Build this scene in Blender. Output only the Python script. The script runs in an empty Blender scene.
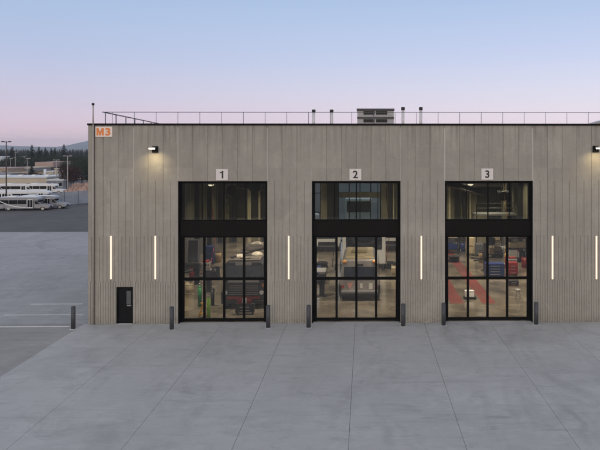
import bpy, bmesh, math, random
from mathutils import Vector, Matrix
random.seed(7)
S = bpy.context.scene
C = S.collection
PI = math.pi
# ---------------------------------------------------------------- survey helper
F = 714.0; CX = 378.0; CY = 147.0; YAW = math.radians(1.07); H = 9.86; D0 = 40.0
def X_at(px, D=D0):
    return D*math.tan(math.atan((px-CX)/F)+YAW)
def depth(X, D): return X*math.sin(YAW)+D*math.cos(YAW)
def Z_at(px, py, D=D0):
    return H-(py-CY)*depth(X_at(px, D), D)/F
def at(px, py, D=D0):
    return Vector((X_at(px, D), D-D0, Z_at(px, py, D)))
def gD(py): return H*F/(py-CY)          # distance of a ground point

# ---------------------------------------------------------------- materials
MATS = {}
def nt(name):
    m = bpy.data.materials.new(name); m.use_nodes = True
    t = m.node_tree; t.nodes.clear()
    out = t.nodes.new('ShaderNodeOutputMaterial')
    return m, t, out
def mat(name, col, rough=.6, metal=0., var=.12, scale=3., bump=0., spec=.5, coord='Object', stretch=(1,1,1), bscale=None, dirt=None):
    """procedural principled material with mottling"""
    if name in MATS: return MATS[name]
    m, t, out = nt(name); N = t.nodes; L = t.links
    p = N.new('ShaderNodeBsdfPrincipled'); L.new(p.outputs[0], out.inputs[0])
    p.inputs['Roughness'].default_value = rough; p.inputs['Metallic'].default_value = metal
    p.inputs['Specular IOR Level'].default_value = spec
    tc = N.new('ShaderNodeTexCoord'); mp = N.new('ShaderNodeMapping')
    mp.inputs['Scale'].default_value = stretch
    L.new(tc.outputs[coord], mp.inputs[0])
    n = N.new('ShaderNodeTexNoise'); n.inputs['Scale'].default_value = scale; n.inputs['Detail'].default_value = 6
    n.inputs['Roughness'].default_value = .6
    L.new(mp.outputs[0], n.inputs['Vector'])
    r = N.new('ShaderNodeValToRGB'); e = r.color_ramp.elements
    e[0].position = .3; e[1].position = .7
    e[0].color = tuple(c*(1-var) for c in col)+(1,); e[1].color = tuple(min(1, c*(1+var)) for c in col)+(1,)
    L.new(n.outputs['Fac'], r.inputs[0])
    src = r.outputs[0]
    if dirt:
        n2 = N.new('ShaderNodeTexNoise'); n2.inputs['Scale'].default_value = dirt[1]; n2.inputs['Detail'].default_value = 8
        L.new(mp.outputs[0], n2.inputs['Vector'])
        r2 = N.new('ShaderNodeValToRGB'); r2.color_ramp.elements[0].position = .5; r2.color_ramp.elements[1].position = .75
        L.new(n2.outputs['Fac'], r2.inputs[0])
        mx = N.new('ShaderNodeMix'); mx.data_type = 'RGBA'
        ml = N.new('ShaderNodeMath'); ml.operation = 'MULTIPLY'; ml.inputs[1].default_value = dirt[2]
        L.new(r2.outputs[0], ml.inputs[0]); L.new(ml.outputs[0], mx.inputs[0])
        L.new(src, mx.inputs[6]); mx.inputs[7].default_value = tuple(dirt[0])+(1,)
        src = mx.outputs[2]
    L.new(src, p.inputs['Base Color'])
    if bump:
        n3 = N.new('ShaderNodeTexNoise'); n3.inputs['Scale'].default_value = bscale or scale*8; n3.inputs['Detail'].default_value = 5
        L.new(mp.outputs[0], n3.inputs['Vector'])
        b = N.new('ShaderNodeBump'); b.inputs['Strength'].default_value = bump; b.inputs['Distance'].default_value = .02
        L.new(n3.outputs['Fac'], b.inputs['Height']); L.new(b.outputs[0], p.inputs['Normal'])
    MATS[name] = m
    return m
def emit(name, col, s):
    if name in MATS: return MATS[name]
    m, t, out = nt(name); e = t.nodes.new('ShaderNodeEmission')
    e.inputs[0].default_value = tuple(col)+(1,); e.inputs[1].default_value = s
    t.links.new(e.outputs[0], out.inputs[0]); MATS[name] = m; return m
def glass(name, tint, gloss=1.0):
    m, t, out = nt(name); N = t.nodes; L = t.links
    tr = N.new('ShaderNodeBsdfTransparent'); tr.inputs[0].default_value = tuple(tint)+(1,)
    gl = N.new('ShaderNodeBsdfGlossy'); gl.inputs['Roughness'].default_value = .02
    gl.inputs[0].default_value = (gloss, gloss, gloss, 1)
    fr = N.new('ShaderNodeFresnel'); fr.inputs[0].default_value = 1.5
    mx = N.new('ShaderNodeMixShader')
    L.new(fr.outputs[0], mx.inputs[0]); L.new(tr.outputs[0], mx.inputs[1]); L.new(gl.outputs[0], mx.inputs[2])
    L.new(mx.outputs[0], out.inputs[0]); return m

def concrete_paving(name, base, dark, light, tracks=.35, marks=False):
    m, t, out = nt(name); N = t.nodes; L = t.links
    p = N.new('ShaderNodeBsdfPrincipled'); L.new(p.outputs[0], out.inputs[0])
    p.inputs['Roughness'].default_value = .75; p.inputs['Specular IOR Level'].default_value = .35
    tc = N.new('ShaderNodeTexCoord')
    def noise(scale, detail=6, stretch=(1,1,1), rough=.6, dist=0.):
        mp = N.new('ShaderNodeMapping'); mp.inputs['Scale'].default_value = stretch
        L.new(tc.outputs['Object'], mp.inputs[0])
        n = N.new('ShaderNodeTexNoise'); n.inputs['Scale'].default_value = scale
        n.inputs['Detail'].default_value = detail; n.inputs['Roughness'].default_value = rough
        n.inputs['Distortion'].default_value = dist
        L.new(mp.outputs[0], n.inputs['Vector']); return n.outputs['Fac']
    def ramp(s, a, b):
        r = N.new('ShaderNodeMapRange'); r.inputs[1].default_value = a; r.inputs[2].default_value = b
        L.new(s, r.inputs[0]); return r.outputs[0]
    def mix(f, a, b, k=1.):
        if k != 1.:
            q = N.new('ShaderNodeMath'); q.operation = 'MULTIPLY'; q.inputs[1].default_value = k
            L.new(f, q.inputs[0]); f = q.outputs[0]
        x = N.new('ShaderNodeMix'); x.data_type = 'RGBA'; L.new(f, x.inputs[0])
        if isinstance(a, tuple): x.inputs[6].default_value = a+(1,)
        else: L.new(a, x.inputs[6])
        if isinstance(b, tuple): x.inputs[7].default_value = b+(1,)
        else: L.new(b, x.inputs[7])
        return x.outputs[2]
    c = mix(ramp(noise(.22, 8), .3, .7), dark, base)
    c = mix(ramp(noise(.7, 8, (1,1,1), .65, .6), .52, .72), c, light, .45)
    c = mix(ramp(noise(.33, 7, (1.0,.28,1), .6, 1.2), .55, .75), c, tuple(x*.56 for x in dark), tracks)
    c = mix(ramp(noise(.9, 7, (.16,1.5,1), .55, .4), .55, .75), c, tuple(x*.8 for x in dark), tracks)
    c = mix(ramp(noise(2.6, 9, (1,1,1), .7), .62, .74), c, tuple(x*.55 for x in dark), .4)
    c = mix(ramp(noise(.45, 10, (1,1,1), .78, .3), .50, .62), c, tuple(x*.78 for x in dark), .5)
    c = mix(ramp(noise(3.2, 8, (.5,1.2,1), .75, .5), .54, .66), c, light, .35)
    c = mix(ramp(noise(30, 4), .35, .65), c, base, .18)
    c = mix(ramp(noise(1.3, 10, (.35,1.6,1), .8, 1.5), .56, .66), c, tuple(x*.62 for x in dark), .55)
    c = mix(ramp(noise(7, 6, (1,1,1), .8), .60, .70), c, tuple(x*.75 for x in dark), .4)
    c = mix(ramp(noise(55, 2), .70, .76), c, tuple(x*.6 for x in dark), .5)
    c = mix(ramp(noise(1.9, 3), .735, .765), c, tuple(x*.4 for x in dark), .8)     # oil drips
    if marks:                                                                     # tyre marks in and out of each bay
        def mth(op, a, b_=None):
            q = N.new('ShaderNodeMath'); q.operation = op
            for i, v in enumerate((a, b_)):
                if v is None: continue
                if isinstance(v, (int, float)): q.inputs[i].default_value = v
                else: L.new(v, q.inputs[i])
            return q.outputs[0]
        sp = N.new('ShaderNodeSeparateXYZ'); L.new(tc.outputs['Object'], sp.inputs[0])
        wob = mth('MULTIPLY', mth('SUBTRACT', noise(.16, 2), .5), 3.4)
        for off, k in ((0., .2), (.55, .14)):
            xx = mth('ADD', mth('SUBTRACT', sp.outputs[0], (bays_c)+off), wob)
            u = mth('PINGPONG', xx, PANEL*1.5)
            dd = mth('ABSOLUTE', mth('SUBTRACT', u, .95))
            mk = mth('MULTIPLY', ramp(dd, .24, .06), ramp(noise(.5, 5, (1,.5,1)), .48, .68))
            c = mix(mk, c, tuple(x*.55 for x in dark), k*1.6)
    L.new(c, p.inputs['Base Color'])
    b = N.new('ShaderNodeBump'); b.inputs['Strength'].default_value = .25; b.inputs['Distance'].default_value = .01
    L.new(noise(40, 4), b.inputs['Height']); L.new(b.outputs[0], p.inputs['Normal'])
    MATS[name] = m; return m

def facade_concrete():
    m, t, out = nt('board_marked_concrete'); N = t.nodes; L = t.links
    p = N.new('ShaderNodeBsdfPrincipled'); L.new(p.outputs[0], out.inputs[0])
    p.inputs['Roughness'].default_value = .85; p.inputs['Specular IOR Level'].default_value = .25
    tc = N.new('ShaderNodeTexCoord')
    def noise(scale, detail, stretch, rough=.6, dist=0.):
        mp = N.new('ShaderNodeMapping'); mp.inputs['Scale'].default_value = stretch
        L.new(tc.outputs['Object'], mp.inputs[0])
        n = N.new('ShaderNodeTexNoise'); n.inputs['Scale'].default_value = scale
        n.inputs['Detail'].default_value = detail; n.inputs['Roughness'].default_value = rough
        n.inputs['Distortion'].default_value = dist
        L.new(mp.outputs[0], n.inputs['Vector']); return n.outputs['Fac']
    def mixc(fac, a, b, lo, hi, k):
        r = N.new('ShaderNodeMapRange'); r.inputs[1].default_value = lo; r.inputs[2].default_value = hi; r.inputs[4].default_value = k
        L.new(fac, r.inputs[0])
        x = N.new('ShaderNodeMix'); x.data_type = 'RGBA'; L.new(r.outputs[0], x.inputs[0])
        if isinstance(a, tuple): x.inputs[6].default_value = a+(1,)
        else: L.new(a, x.inputs[6])
        x.inputs[7].default_value = b+(1,)
        return x.outputs[2]
    c = mixc(noise(.5, 6, (1,1,1)), (.300,.280,.250), (.372,.350,.312), .3, .7, 1)
    c = mixc(noise(.9, 7, (1,1,.6), .65, .6), c, (.45,.43,.385), .5, .72, .5)
    c = mixc(noise(2.2, 7, (1.6,1,.12)), c, (.275,.257,.225), .5, .74, .5)   # rain streaks
    c = mixc(noise(9, 5, (1,1,1)), c, (.27,.255,.225), .5, .72, .4)
    c = mixc(noise(4.5, 9, (1,1,.8), .8, .3), c, (.43,.415,.38), .53, .68, .45)
    c = mixc(noise(5.5, 9, (1,1,.5), .8, .3), c, (.22,.205,.18), .56, .70, .45)
    s0 = N.new('ShaderNodeSeparateXYZ'); L.new(tc.outputs['Object'], s0.inputs[0])
    def stain(c, za, zb, nf, lo, hi, col, k):
        r1 = N.new('ShaderNodeMapRange'); r1.inputs[1].default_value = za; r1.inputs[2].default_value = zb; L.new(s0.outputs[2], r1.inputs[0])
        r2 = N.new('ShaderNodeMapRange'); r2.inputs[1].default_value = lo; r2.inputs[2].default_value = hi; L.new(nf, r2.inputs[0])
        q = N.new('ShaderNodeMath'); q.operation = 'MULTIPLY'; L.new(r1.outputs[0], q.inputs[0]); L.new(r2.outputs[0], q.inputs[1])
        q2 = N.new('ShaderNodeMath'); q2.operation = 'MULTIPLY'; q2.inputs[1].default_value = k; L.new(q.outputs[0], q2.inputs[0])
        x = N.new('ShaderNodeMix'); x.data_type = 'RGBA'; L.new(q2.outputs[0], x.inputs[0]); L.new(c, x.inputs[6]); x.inputs[7].default_value = col+(1,)
        return x.outputs[2]
    c = stain(c, 9.0, 11.0, noise(3.5, 6, (1.5,1,.06)), .48, .66, (.17,.155,.135), .6)      # drips below the coping
    c = stain(c, .55, .0, noise(3, 7, (1,1,1.5), .7), .38, .62, (.17,.155,.135), .6)        # splash dirt
    # individual boards differ a little in tone
    sp = N.new('ShaderNodeSeparateXYZ'); L.new(tc.outputs['Object'], sp.inputs[0])
    dv = N.new('ShaderNodeMath'); dv.operation = 'DIVIDE'; dv.inputs[1].default_value = MODULE; L.new(sp.outputs[0], dv.inputs[0])
    ad = N.new('ShaderNodeMath'); ad.operation = 'ADD'; ad.inputs[1].default_value = 100.0-X0B/MODULE; L.new(dv.outputs[0], ad.inputs[0])
    fl = N.new('ShaderNodeMath'); fl.operation = 'FLOOR'; L.new(ad.outputs[0], fl.inputs[0])
    zz = N.new('ShaderNodeMath'); zz.operation = 'DIVIDE'; zz.inputs[1].default_value = 2.9; L.new(sp.outputs[2], zz.inputs[0])
    zf = N.new('ShaderNodeMath'); zf.operation = 'FLOOR'; L.new(zz.outputs[0], zf.inputs[0])
    cb = N.new('ShaderNodeCombineXYZ'); L.new(fl.outputs[0], cb.inputs[0]); L.new(zf.outputs[0], cb.inputs[1])
    wn = N.new('ShaderNodeTexWhiteNoise'); L.new(cb.outputs[0], wn.inputs['Vector'])
    mr = N.new('ShaderNodeMapRange'); mr.inputs[3].default_value = .94; mr.inputs[4].default_value = 1.04
    L.new(wn.outputs['Value'], mr.inputs[0])
    hs = N.new('ShaderNodeHueSaturation'); L.new(c, hs.inputs['Color']); L.new(mr.outputs[0], hs.inputs['Value'])
    L.new(hs.outputs[0], p.inputs['Base Color'])
    b = N.new('ShaderNodeBump'); b.inputs['Strength'].default_value = .35; b.inputs['Distance'].default_value = .01
    L.new(noise(14, 6, (1,1,1)), b.inputs['Height']); L.new(b.outputs[0], p.inputs['Normal'])
    return m

# ---------------------------------------------------------------- mesh helpers
class MB:
    def __init__(s): s.bm = bmesh.new()
    def box(s, x0, x1, y0, y1, z0, z1, bev=0., rot=None, mi=0):
        r = bmesh.ops.create_cube(s.bm, size=1.0)
        vs = r['verts']
        bmesh.ops.scale(s.bm, vec=(x1-x0, y1-y0, z1-z0), verts=vs)
        c = Vector(((x0+x1)/2, (y0+y1)/2, (z0+z1)/2))
        if rot is not None: bmesh.ops.rotate(s.bm, cent=(0,0,0), matrix=rot, verts=vs)
        bmesh.ops.translate(s.bm, vec=c, verts=vs)
        fs = set(f for v in vs for f in v.link_faces)
        for f in fs: f.material_index = mi
        if bev:
            es = list(set(e for v in vs for e in v.link_edges))
            g = bmesh.ops.bevel(s.bm, geom=es, offset=bev, segments=2, affect='EDGES', profile=.6)
            for f in g['faces']: f.material_index = mi
        return s
    def cyl(s, a, b, r0, r1=None, n=16, cap=True, mi=0, smooth=True):
        a = Vector(a); b = Vector(b); d = b-a; r1 = r0 if r1 is None else r1
        g = bmesh.ops.create_cone(s.bm, cap_ends=cap, segments=n, radius1=r0, radius2=max(r1, 1e-4), depth=d.length)
        vs = g['verts']
        q = Vector((0,0,1)).rotation_difference(d.normalized()).to_matrix()
        bmesh.ops.rotate(s.bm, cent=(0,0,0), matrix=q, verts=vs)
        bmesh.ops.translate(s.bm, vec=(a+b)/2, verts=vs)
        for f in set(f for v in vs for f in v.link_faces):
            f.material_index = mi
            f.smooth = smooth and len(f.verts) == 4
        return s
    def sphere(s, c, r, sc=(1,1,1), n=12, mi=0):
        g = bmesh.ops.create_uvsphere(s.bm, u_segments=n*2, v_segments=n, radius=r)
        bmesh.ops.scale(s.bm, vec=sc, verts=g['verts']); bmesh.ops.translate(s.bm, vec=c, verts=g['verts'])
        for f in set(f for v in g['verts'] for f in v.link_faces): f.smooth = True; f.material_index = mi
        return s
    def quad(s, pts, mi=0):
        f = s.bm.faces.new([s.bm.verts.new(p) for p in pts]); f.material_index = mi; return s
    def prism(s, prof, y0, y1, bev=0., taper=0., mi=0):
        """profile in (x,z) extruded along y"""
        a = [s.bm.verts.new((x, y0, z)) for x, z in prof]
        b = [s.bm.verts.new((x, y1, z)) for x, z in prof]
        n = len(prof); fs = []
        fs.append(s.bm.faces.new(a)); fs.append(s.bm.faces.new(b[::-1]))
        for i in range(n):
            fs.append(s.bm.faces.new((a[i], b[i], b[(i+1) % n], a[(i+1) % n])))
        for f in fs: f.material_index = mi
        bmesh.ops.recalc_face_normals(s.bm, faces=fs)
        if bev:
            es = list(set(e for f in fs for e in f.edges))
            bmesh.ops.bevel(s.bm, geom=es, offset=bev, segments=2, affect='EDGES', profile=.6)
        return s
    def build(s, name, m=None, parent=None, loc=None):
        me = bpy.data.meshes.new(name); s.bm.to_mesh(me); s.bm.free()
        o = bpy.data.objects.new(name, me); C.objects.link(o)
        for q in (m if isinstance(m, (list, tuple)) else [m]):
            if q: me.materials.append(q)
        if parent: o.parent = parent
        if loc is not None: o.location = loc
        return o
def tag(o, label=None, cat=None, group=None, kind=None):
    if label: o['label'] = label
    if cat: o['category'] = cat
    if group: o['group'] = group
    if kind: o['kind'] = kind
    return o
def thing(name, label, cat, loc=(0,0,0), rz=0, group=None):
    o = bpy.data.objects.new(name, None); C.objects.link(o); o.empty_display_size = .3
    o.location = loc; o.rotation_euler = (0,0,rz)
    return tag(o, label, cat, group)
def copy_tree(o, parent=None):
    c = o.copy(); C.objects.link(c)
    if parent: c.parent = parent
    for ch in list(o.children): copy_tree(ch, c)
    return c
def text_mesh(txt, size, bold, depth_):
    cu = bpy.data.curves.new('lettering', 'FONT'); cu.body = txt; cu.size = size
    cu.align_x = 'CENTER'; cu.align_y = 'CENTER'; cu.extrude = depth_; cu.offset = bold
    o = bpy.data.objects.new('lettering', cu); C.objects.link(o)
    bpy.context.view_layer.update()
    dg = bpy.context.evaluated_depsgraph_get()
    me = bpy.data.meshes.new_from_object(o.evaluated_get(dg))
    bpy.data.objects.remove(o); bpy.data.curves.remove(cu)
    me.transform(Matrix.Rotation(PI/2, 4, 'X'))
    xs = [v.co.x for v in me.vertices]; zs = [v.co.z for v in me.vertices]
    me.transform(Matrix.Translation((-(min(xs)+max(xs))/2, 0, -(min(zs)+max(zs))/2)))
    return me

# ---------------------------------------------------------------- the building's numbers
X0B = X_at(88.3); X1B = X_at(620.5)
PANEL = (X1B-X0B)/12; MODULE = PANEL/3
ZT = Z_at(354, 125.5); Z1 = Z_at(354, 181); Z2 = Z_at(354, 236); Z3 = Z_at(354, 281)
BACK = 35.0
bays = [(X0B+PANEL*2, X0B+PANEL*4), (X0B+PANEL*5, X0B+PANEL*7), (X0B+PANEL*8, X0B+PANEL*10)]
DX0, DX1, DZ = X_at(116.3), X_at(133), Z_at(124, 287)

M_fac = facade_concrete()
bays_c = (bays[1][0]+bays[1][1])/2
M_black = mat('black_powdercoat', (.003,.003,.0035), .6, 0, .2, 4, spec=.1)
M_bronze = mat('dark_bronze_metal', (.006,.004,.004), .6, 0, .2, 3, spec=.12)
M_seal = mat('joint_sealant', (.62,.6,.57), .7, 0, .06, 3)
M_glassL = glass('lower_glass', (.86,.86,.85))
M_glassU = glass('upper_tinted_glass', (.70,.72,.69))
M_floor = mat('polished_floor', (.185,.160,.126), .14, 0, .45, .45, dirt=((.04,.036,.033), .6, .9))
M_inwall = mat('cream_inner_wall', (.27,.245,.17), .7, 0, .35, .5, stretch=(1,1,.2))
M_indark = mat('dark_steel', (.014,.014,.015), .55, 0, .2, 3)
M_ceil = mat('ceiling_deck', (.03,.03,.03), .8, 0, .2, 1)
M_roof = mat('roof_membrane', (.5,.5,.5), .8, 0, .1, .5)

# ---------------------------------------------------------------- setting: ground
def sheet(name, x0, x1, y0, y1, z, m):
    b = MB(); b.quad([(x0,y0,z),(x1,y0,z),(x1,y1,z),(x0,y1,z)])
    return tag(b.build(name, m), kind='structure')
M_asph = mat('old_asphalt', (.075,.073,.076), .85, 0, .25, .12, dirt=((.13,.13,.13), .5, .5))
M_apron = concrete_paving('apron_concrete', (.430,.430,.432), (.345,.345,.348), (.49,.49,.49), .55, marks=True)
M_yard = concrete_paving('yard_concrete', (.375,.375,.38), (.285,.285,.29), (.44,.44,.443), .55)
M_lane = concrete_paving('lane_concrete', (.32,.312,.302), (.245,.24,.234), (.37,.362,.35), .55)
M_white = mat('road_paint', (.66,.66,.66), .7, 0, .15, 4)
sheet('ground', -3800, 3800, -3800, 3800, -.05, M_asph)
YE = gD(231)-D0
b = MB(); XL = X_at(83.4)
b.quad([(-110,.2,-.03),(XL,.2,-.03),(XL,YE,-.03),(-110,YE,-.03)])
tag(b.build('concrete_yard', M_yard), kind='structure')
b = MB(); b.quad([(-60,-60,-.03),(XL-.02,-60,-.03),(XL-.02,.18,-.03),(-60,.18,-.03)])
tag(b.build('concrete_lane', M_lane), kind='structure')
# strip beside and behind the building
b = MB(); b.quad([(XL+.01,.2,-.03),(X0B,.2,-.03),(X0B,YE,-.03),(XL+.01,YE,-.03)])
b.quad([(X0B+.01,BACK+.01,-.03),(60,BACK+.01,-.03),(60,YE,-.03),(X0B+.01,YE,-.03)])
b.quad([(X1B,.2,-.03),(60,.2,-.03),(60,BACK,-.03),(X1B,BACK,-.03)])
tag(b.build('side_pavement', M_yard), kind='structure')
# apron slabs with real open joints
b = MB()
xs = [XL, X_at(155), X_at(222.5), X_at(287.2), X_at(355.2), X_at(424), X_at(489.6)]
while xs[-1] < 40: xs.append(xs[-1]+3.78)
ys = [0.15, -5.0, -9.4, -13.75, -18.1, -22.5, -27, -31.5, -36, -40.5, -45, -49.5, -60]
g = .007
for i in range(len(xs)-1):
    for j in range(len(ys)-1):
        b.box(xs[i]+g, xs[i+1]-g, ys[j+1]+g*.5, ys[j]-g*.5, -.04, 0 if True else 0)
tag(b.build('concrete_apron', M_apron), kind='structure')
b = MB(); b.quad([(XL+.02,-59.9,-.016),(39.9,-59.9,-.016),(39.9,.12,-.016),(XL+.02,.12,-.016)])
tag(b.build('joint_filler', mat('joint_filler_grey', (.15,.15,.15), .9)), kind='structure')
# parking lines
b = MB()
for px0, py in ((31, 302.3), (4, 313), (-40, 324.6)):
    D = gD(py); b.box(X_at(px0, D), X_at(83 if py < 320 else 70, D), D-D0-.07, D-D0+.07, -.029, -.024)
tag(b.build('parking_lines', M_white), kind='structure')

# ---------------------------------------------------------------- the building
B = thing('maintenance_building', 'large flat-roofed grey ribbed concrete garage with three tall glass bay doors', 'building')
# ribbed front: profile extruded per zone, cut by the openings
def zone(b, xa, xb, z0, z1, step, gw, gd, y=0.):
    """flat board faces with square-cut grooves every step"""
    xs_ = []
    k0 = math.floor((xa-X0B)/step+1e-6)
    x = xa; pts = [(xa, y)]
    k = k0+1 if abs((xa-X0B)/step-round((xa-X0B)/step)) < 1e-3 else k0+1
    gx = X0B+k*step
    while gx < xb-.02:
        if gx-gw/2 > xa+.01:
            pts += [(gx-gw/2, y), (gx-gw/2+.004, y+gd), (gx+gw/2-.004, y+gd), (gx+gw/2, y)]
        k += 1; gx = X0B+k*step
    pts.append((xb, y))
    lo = [b.bm.verts.new((p[0], p[1], z0)) for p in pts]; hi = [b.bm.verts.new((p[0], p[1], z1)) for p in pts]
    for i in range(len(pts)-1):
        b.bm.faces.new((lo[i], lo[i+1], hi[i+1], hi[i]))
    # closing lids where grooves end
    for i in range(1, len(pts)-3):
        if pts[i][1] == y and pts[i+1][1] > y:
            q = [pts[i], pts[i+1], pts[i+2], pts[i+3]]
            b.quad([(p[0], p[1], z1) for p in q][::-1]); b.quad([(p[0], p[1], z0) for p in q])
b = MB()
segs = [(X0B, bays[0][0]), (bays[0][1], bays[1][0]), (bays[1][1], bays[2][0]), (bays[2][1], X1B)]
zone(b, X0B, X1B, Z1, ZT, MODULE, .027, .024)
for s0, s1 in segs:
    zone(b, s0, s1, Z2, Z1, MODULE/2, .030, .025)
    zone(b, s0, s1, Z3, Z2, MODULE/4, .055, .026)
for s0, s1 in ((X0B, DX0), (DX1, segs[0][1])):
    zone(b, s0, s1, 0, DZ, MODULE/6, .046, .028)
zone(b, X0B, segs[0][1], DZ, Z3, MODULE/6, .046, .028)
for s0, s1 in segs[1:]: zone(b, s0, s1, 0, Z3, MODULE/6, .042, .025)
# bodies of the wall behind the ribs (front face 3.6 cm back)
T0, T1 = .036, .32
def solid(x0, x1, z0, z1): b.box(x0, x1, T0, T1, z0, z1)
solid(X0B, X1B, Z1+.001, ZT)
for s0, s1 in segs[1:]: solid(s0, s1, 0, Z1)
solid(X0B, DX0, 0, DZ); solid(DX1, segs[0][1], 0, DZ); solid(X0B, segs[0][1], DZ+.001, Z1)
# returns of the opening edges and outer ends
for x in [q for bb in bays for q in bb]: b.box(x-.0005, x+.0005, 0, T0, 0, Z1)
b.box(X0B-.012, X0B-.001, 0, T1, 0, ZT); b.box(X1B+.001, X1B+.012, 0, T1, 0, ZT)
for bx0, bx1 in bays: b.box(bx0, bx1, 0.001, T0, Z1-.0005, Z1+.0005)
wall = b.build('front_wall', M_fac, B)
b = MB()
b.box(X0B, X0B+.3, T1, BACK, 0, ZT-.02); 
side = b.build('side_wall', M_fac, B)
b = MB(); b.box(X1B-.3, X1B, T1, BACK, 0, ZT-.02); b.build('side_wall', M_fac, B)
# rear wall with openings at bay 2
BX0, BX1 = X_at(338, 75), X_at(381, 75)
WX0, WX1 = X_at(308, 75), X_at(321, 75)
b = MB()
for x0, x1 in ((X0B+.3, WX0), (WX1, BX0), (BX1, X1B-.3)): b.box(x0, x1, BACK-.3, BACK, 0, ZT-.02)
b.box(BX0, BX1, BACK-.3, BACK, 6.6, ZT-.02); b.box(WX0, WX1, BACK-.3, BACK, 6.6, ZT-.02); b.box(WX0, WX1, BACK-.3, BACK, 0, .9)
b.build('rear_wall', M_inwall, B)
# rear glazing frames
b = MB(); fz = [0, .1, 2.2, 4.3, 4.75, 6.5]
for x in (BX0, BX0+(BX1-BX0)*.25, BX0+(BX1-BX0)*.5, BX0+(BX1-BX0)*.75, BX1-.1): b.box(x, x+.1, BACK-.2, BACK-.1, .004, 6.59)
for z in (.01, 2.2, 6.45): b.box(BX0+.001, BX1-.001, BACK-.195, BACK-.105, z, z+.12)
rf = b.build('rear_door', M_black, B)
b = MB(); b.quad([(BX0,BACK-.15,0),(BX1,BACK-.15,0),(BX1,BACK-.15,6.5),(BX0,BACK-.15,6.5)]); b.build('glass', glass('rear_glass', (.85,1,1)), rf)
b = MB(); b.box(BX0+.11, BX1-.11, BACK-.21, BACK-.1, 4.55, 5.15); b.build('rear_transom', M_inwall, B)
b = MB()
for x in (WX0, WX1-.08): b.box(x, x+.08, BACK-.2, BACK-.1, .9, 6.59)
for z in (.9, 3.0, 5.0, 6.5): b.box(WX0+.001, WX1-.001, BACK-.195, BACK-.105, z, z+.08)
b.build('rear_window', M_black, B)
# columns and boards along both side walls
for X, sg in ((X0B+.301, 1), (X1B-.301, -1)):
    y = 3.0; k = 0
    while y < BACK-1:
        dp = .42 if k % 3 == 0 else .08
        b = MB(); b.box(min(X, X+sg*dp), max(X, X+sg*dp), y, y+(.35 if k % 3 == 0 else .12), .007, 9.79)
        b.build('side_column' if k % 3 == 0 else 'side_batten', M_indark if k % 3 == 0 else M_inwall, B); y += 1.7; k += 1
    b = MB(); b.box(min(X, X+sg*.03), max(X, X+sg*.03), .4, BACK-.4, .0065, 2.4); b.build('wainscot', mat('grey_wainscot', (.13,.125,.12), .6, 0, .3, .7), B)
    b = MB(); b.box(min(X, X+sg*.028), max(X, X+sg*.028), .4, BACK-.4, 2.405, 10.2); b.build('wall_lining', mat('inner_side_lining', (.13,.12,.085), .8, 0, .4, .6, stretch=(1,1,.3)), B)
# inner lining of the rear wall: boards, piers, steel columns
b = MB(); x = X0B+.4
while x < X1B-.4:
    if not (BX0-.1 < x < BX1+.05) and not (WX0-.1 < x < WX1+.05): b.box(x, x+.06, BACK-.36, BACK-.302, 0, 9.8)
    x += .62
b.build('wall_ribs', M_inwall, B)
b = MB(); x = X0B+1.0
for px in (183, 206, 232, 262, 327, 334, 388, 398, 455, 463, 489, 508, 530):
    w = .9 if px in (206, 327, 398, 489) else .4
    X = X_at(px, 74); b = MB(); b.box(X, X+w, BACK-1.0, BACK-.5, 0, 9.79); b.build('steel_column', M_indark, B)
for px, w in ((192, .25), (219, .2), (247, .35), (258, .2), (393, .15), (449, .2), (470, .12), (496, .2), (519, .22)):
    X = X_at(px, 74); b = MB(); b.box(X, X+w, BACK-.7, BACK-.55, 0, 9.79); b.build('pale_pier', mat('pale_pier', (.6,.55,.38), .6), B)
for px0, px1, z0, z1 in ((180, 196, 3.4, 6.8), (236, 262, 2.6, 7.4), (478, 512, 3.2, 7.5)):
    b = MB(); b.box(X_at(px0,74), X_at(px1,74), BACK-.5, BACK-.361, z0, z1, .02); b.build('wall_panel', mat('dark_panel', (.04,.036,.028), .7), B)
b = MB(); b.box(X0B+.301, X1B-.301, T1+.001, BACK-.301, -.02, .006); b.build('floor', M_floor, B)
b = MB(); b.box(X0B+.301, X1B-.301, T1+.001, BACK-.301, 10.3, 10.34)
for k in range(8):
    y = 3+k*4.2; b.box(X0B+.31, X1B-.31, y, y+.2, 9.8, 10.299)
b.build('ceiling', M_ceil, B)
b = MB(); b.box(X0B+.3, X1B-.3, T1, BACK-.001, 10.6, 10.72); b.build('roof', M_roof, B)
# coping
b = MB()
b.box(X0B-.05, X1B+.05, -.06, .36, ZT, ZT+.11, .01)
b.box(X0B-.05, X0B+.34, .361, BACK+.05, ZT, ZT+.11); b.box(X1B-.34, X1B+.05, .361, BACK+.05, ZT, ZT+.11); b.box(X0B+.341, X1B-.341, BACK-.35, BACK+.05, ZT, ZT+.11)
b.build('coping', M_bronze, B)
# sealant joints
for px, z0, z1, w in ((133.2, DZ+.05, ZT-.12, .02), (178.2, Z1+.02, ZT-.12, .022), (267.0, Z1+.02, ZT-.12, .018), (311.2, Z1+.02, ZT-.12, .018),
                      (443.6, Z1+.02, ZT-.15, .034), (531.0, Z1+.02, ZT-.15, .034), (399.6, Z1+.02, ZT-.15, .014), (443.6, .1, Z1, .01)):
    X = X_at(px); kk = round((X-X0B)/MODULE); X = X0B+kk*MODULE
    b = MB(); b.box(X-w/2, X+w/2, -.004, .03, z0, z1); b.build('joint_sealant', M_seal, B)
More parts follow.
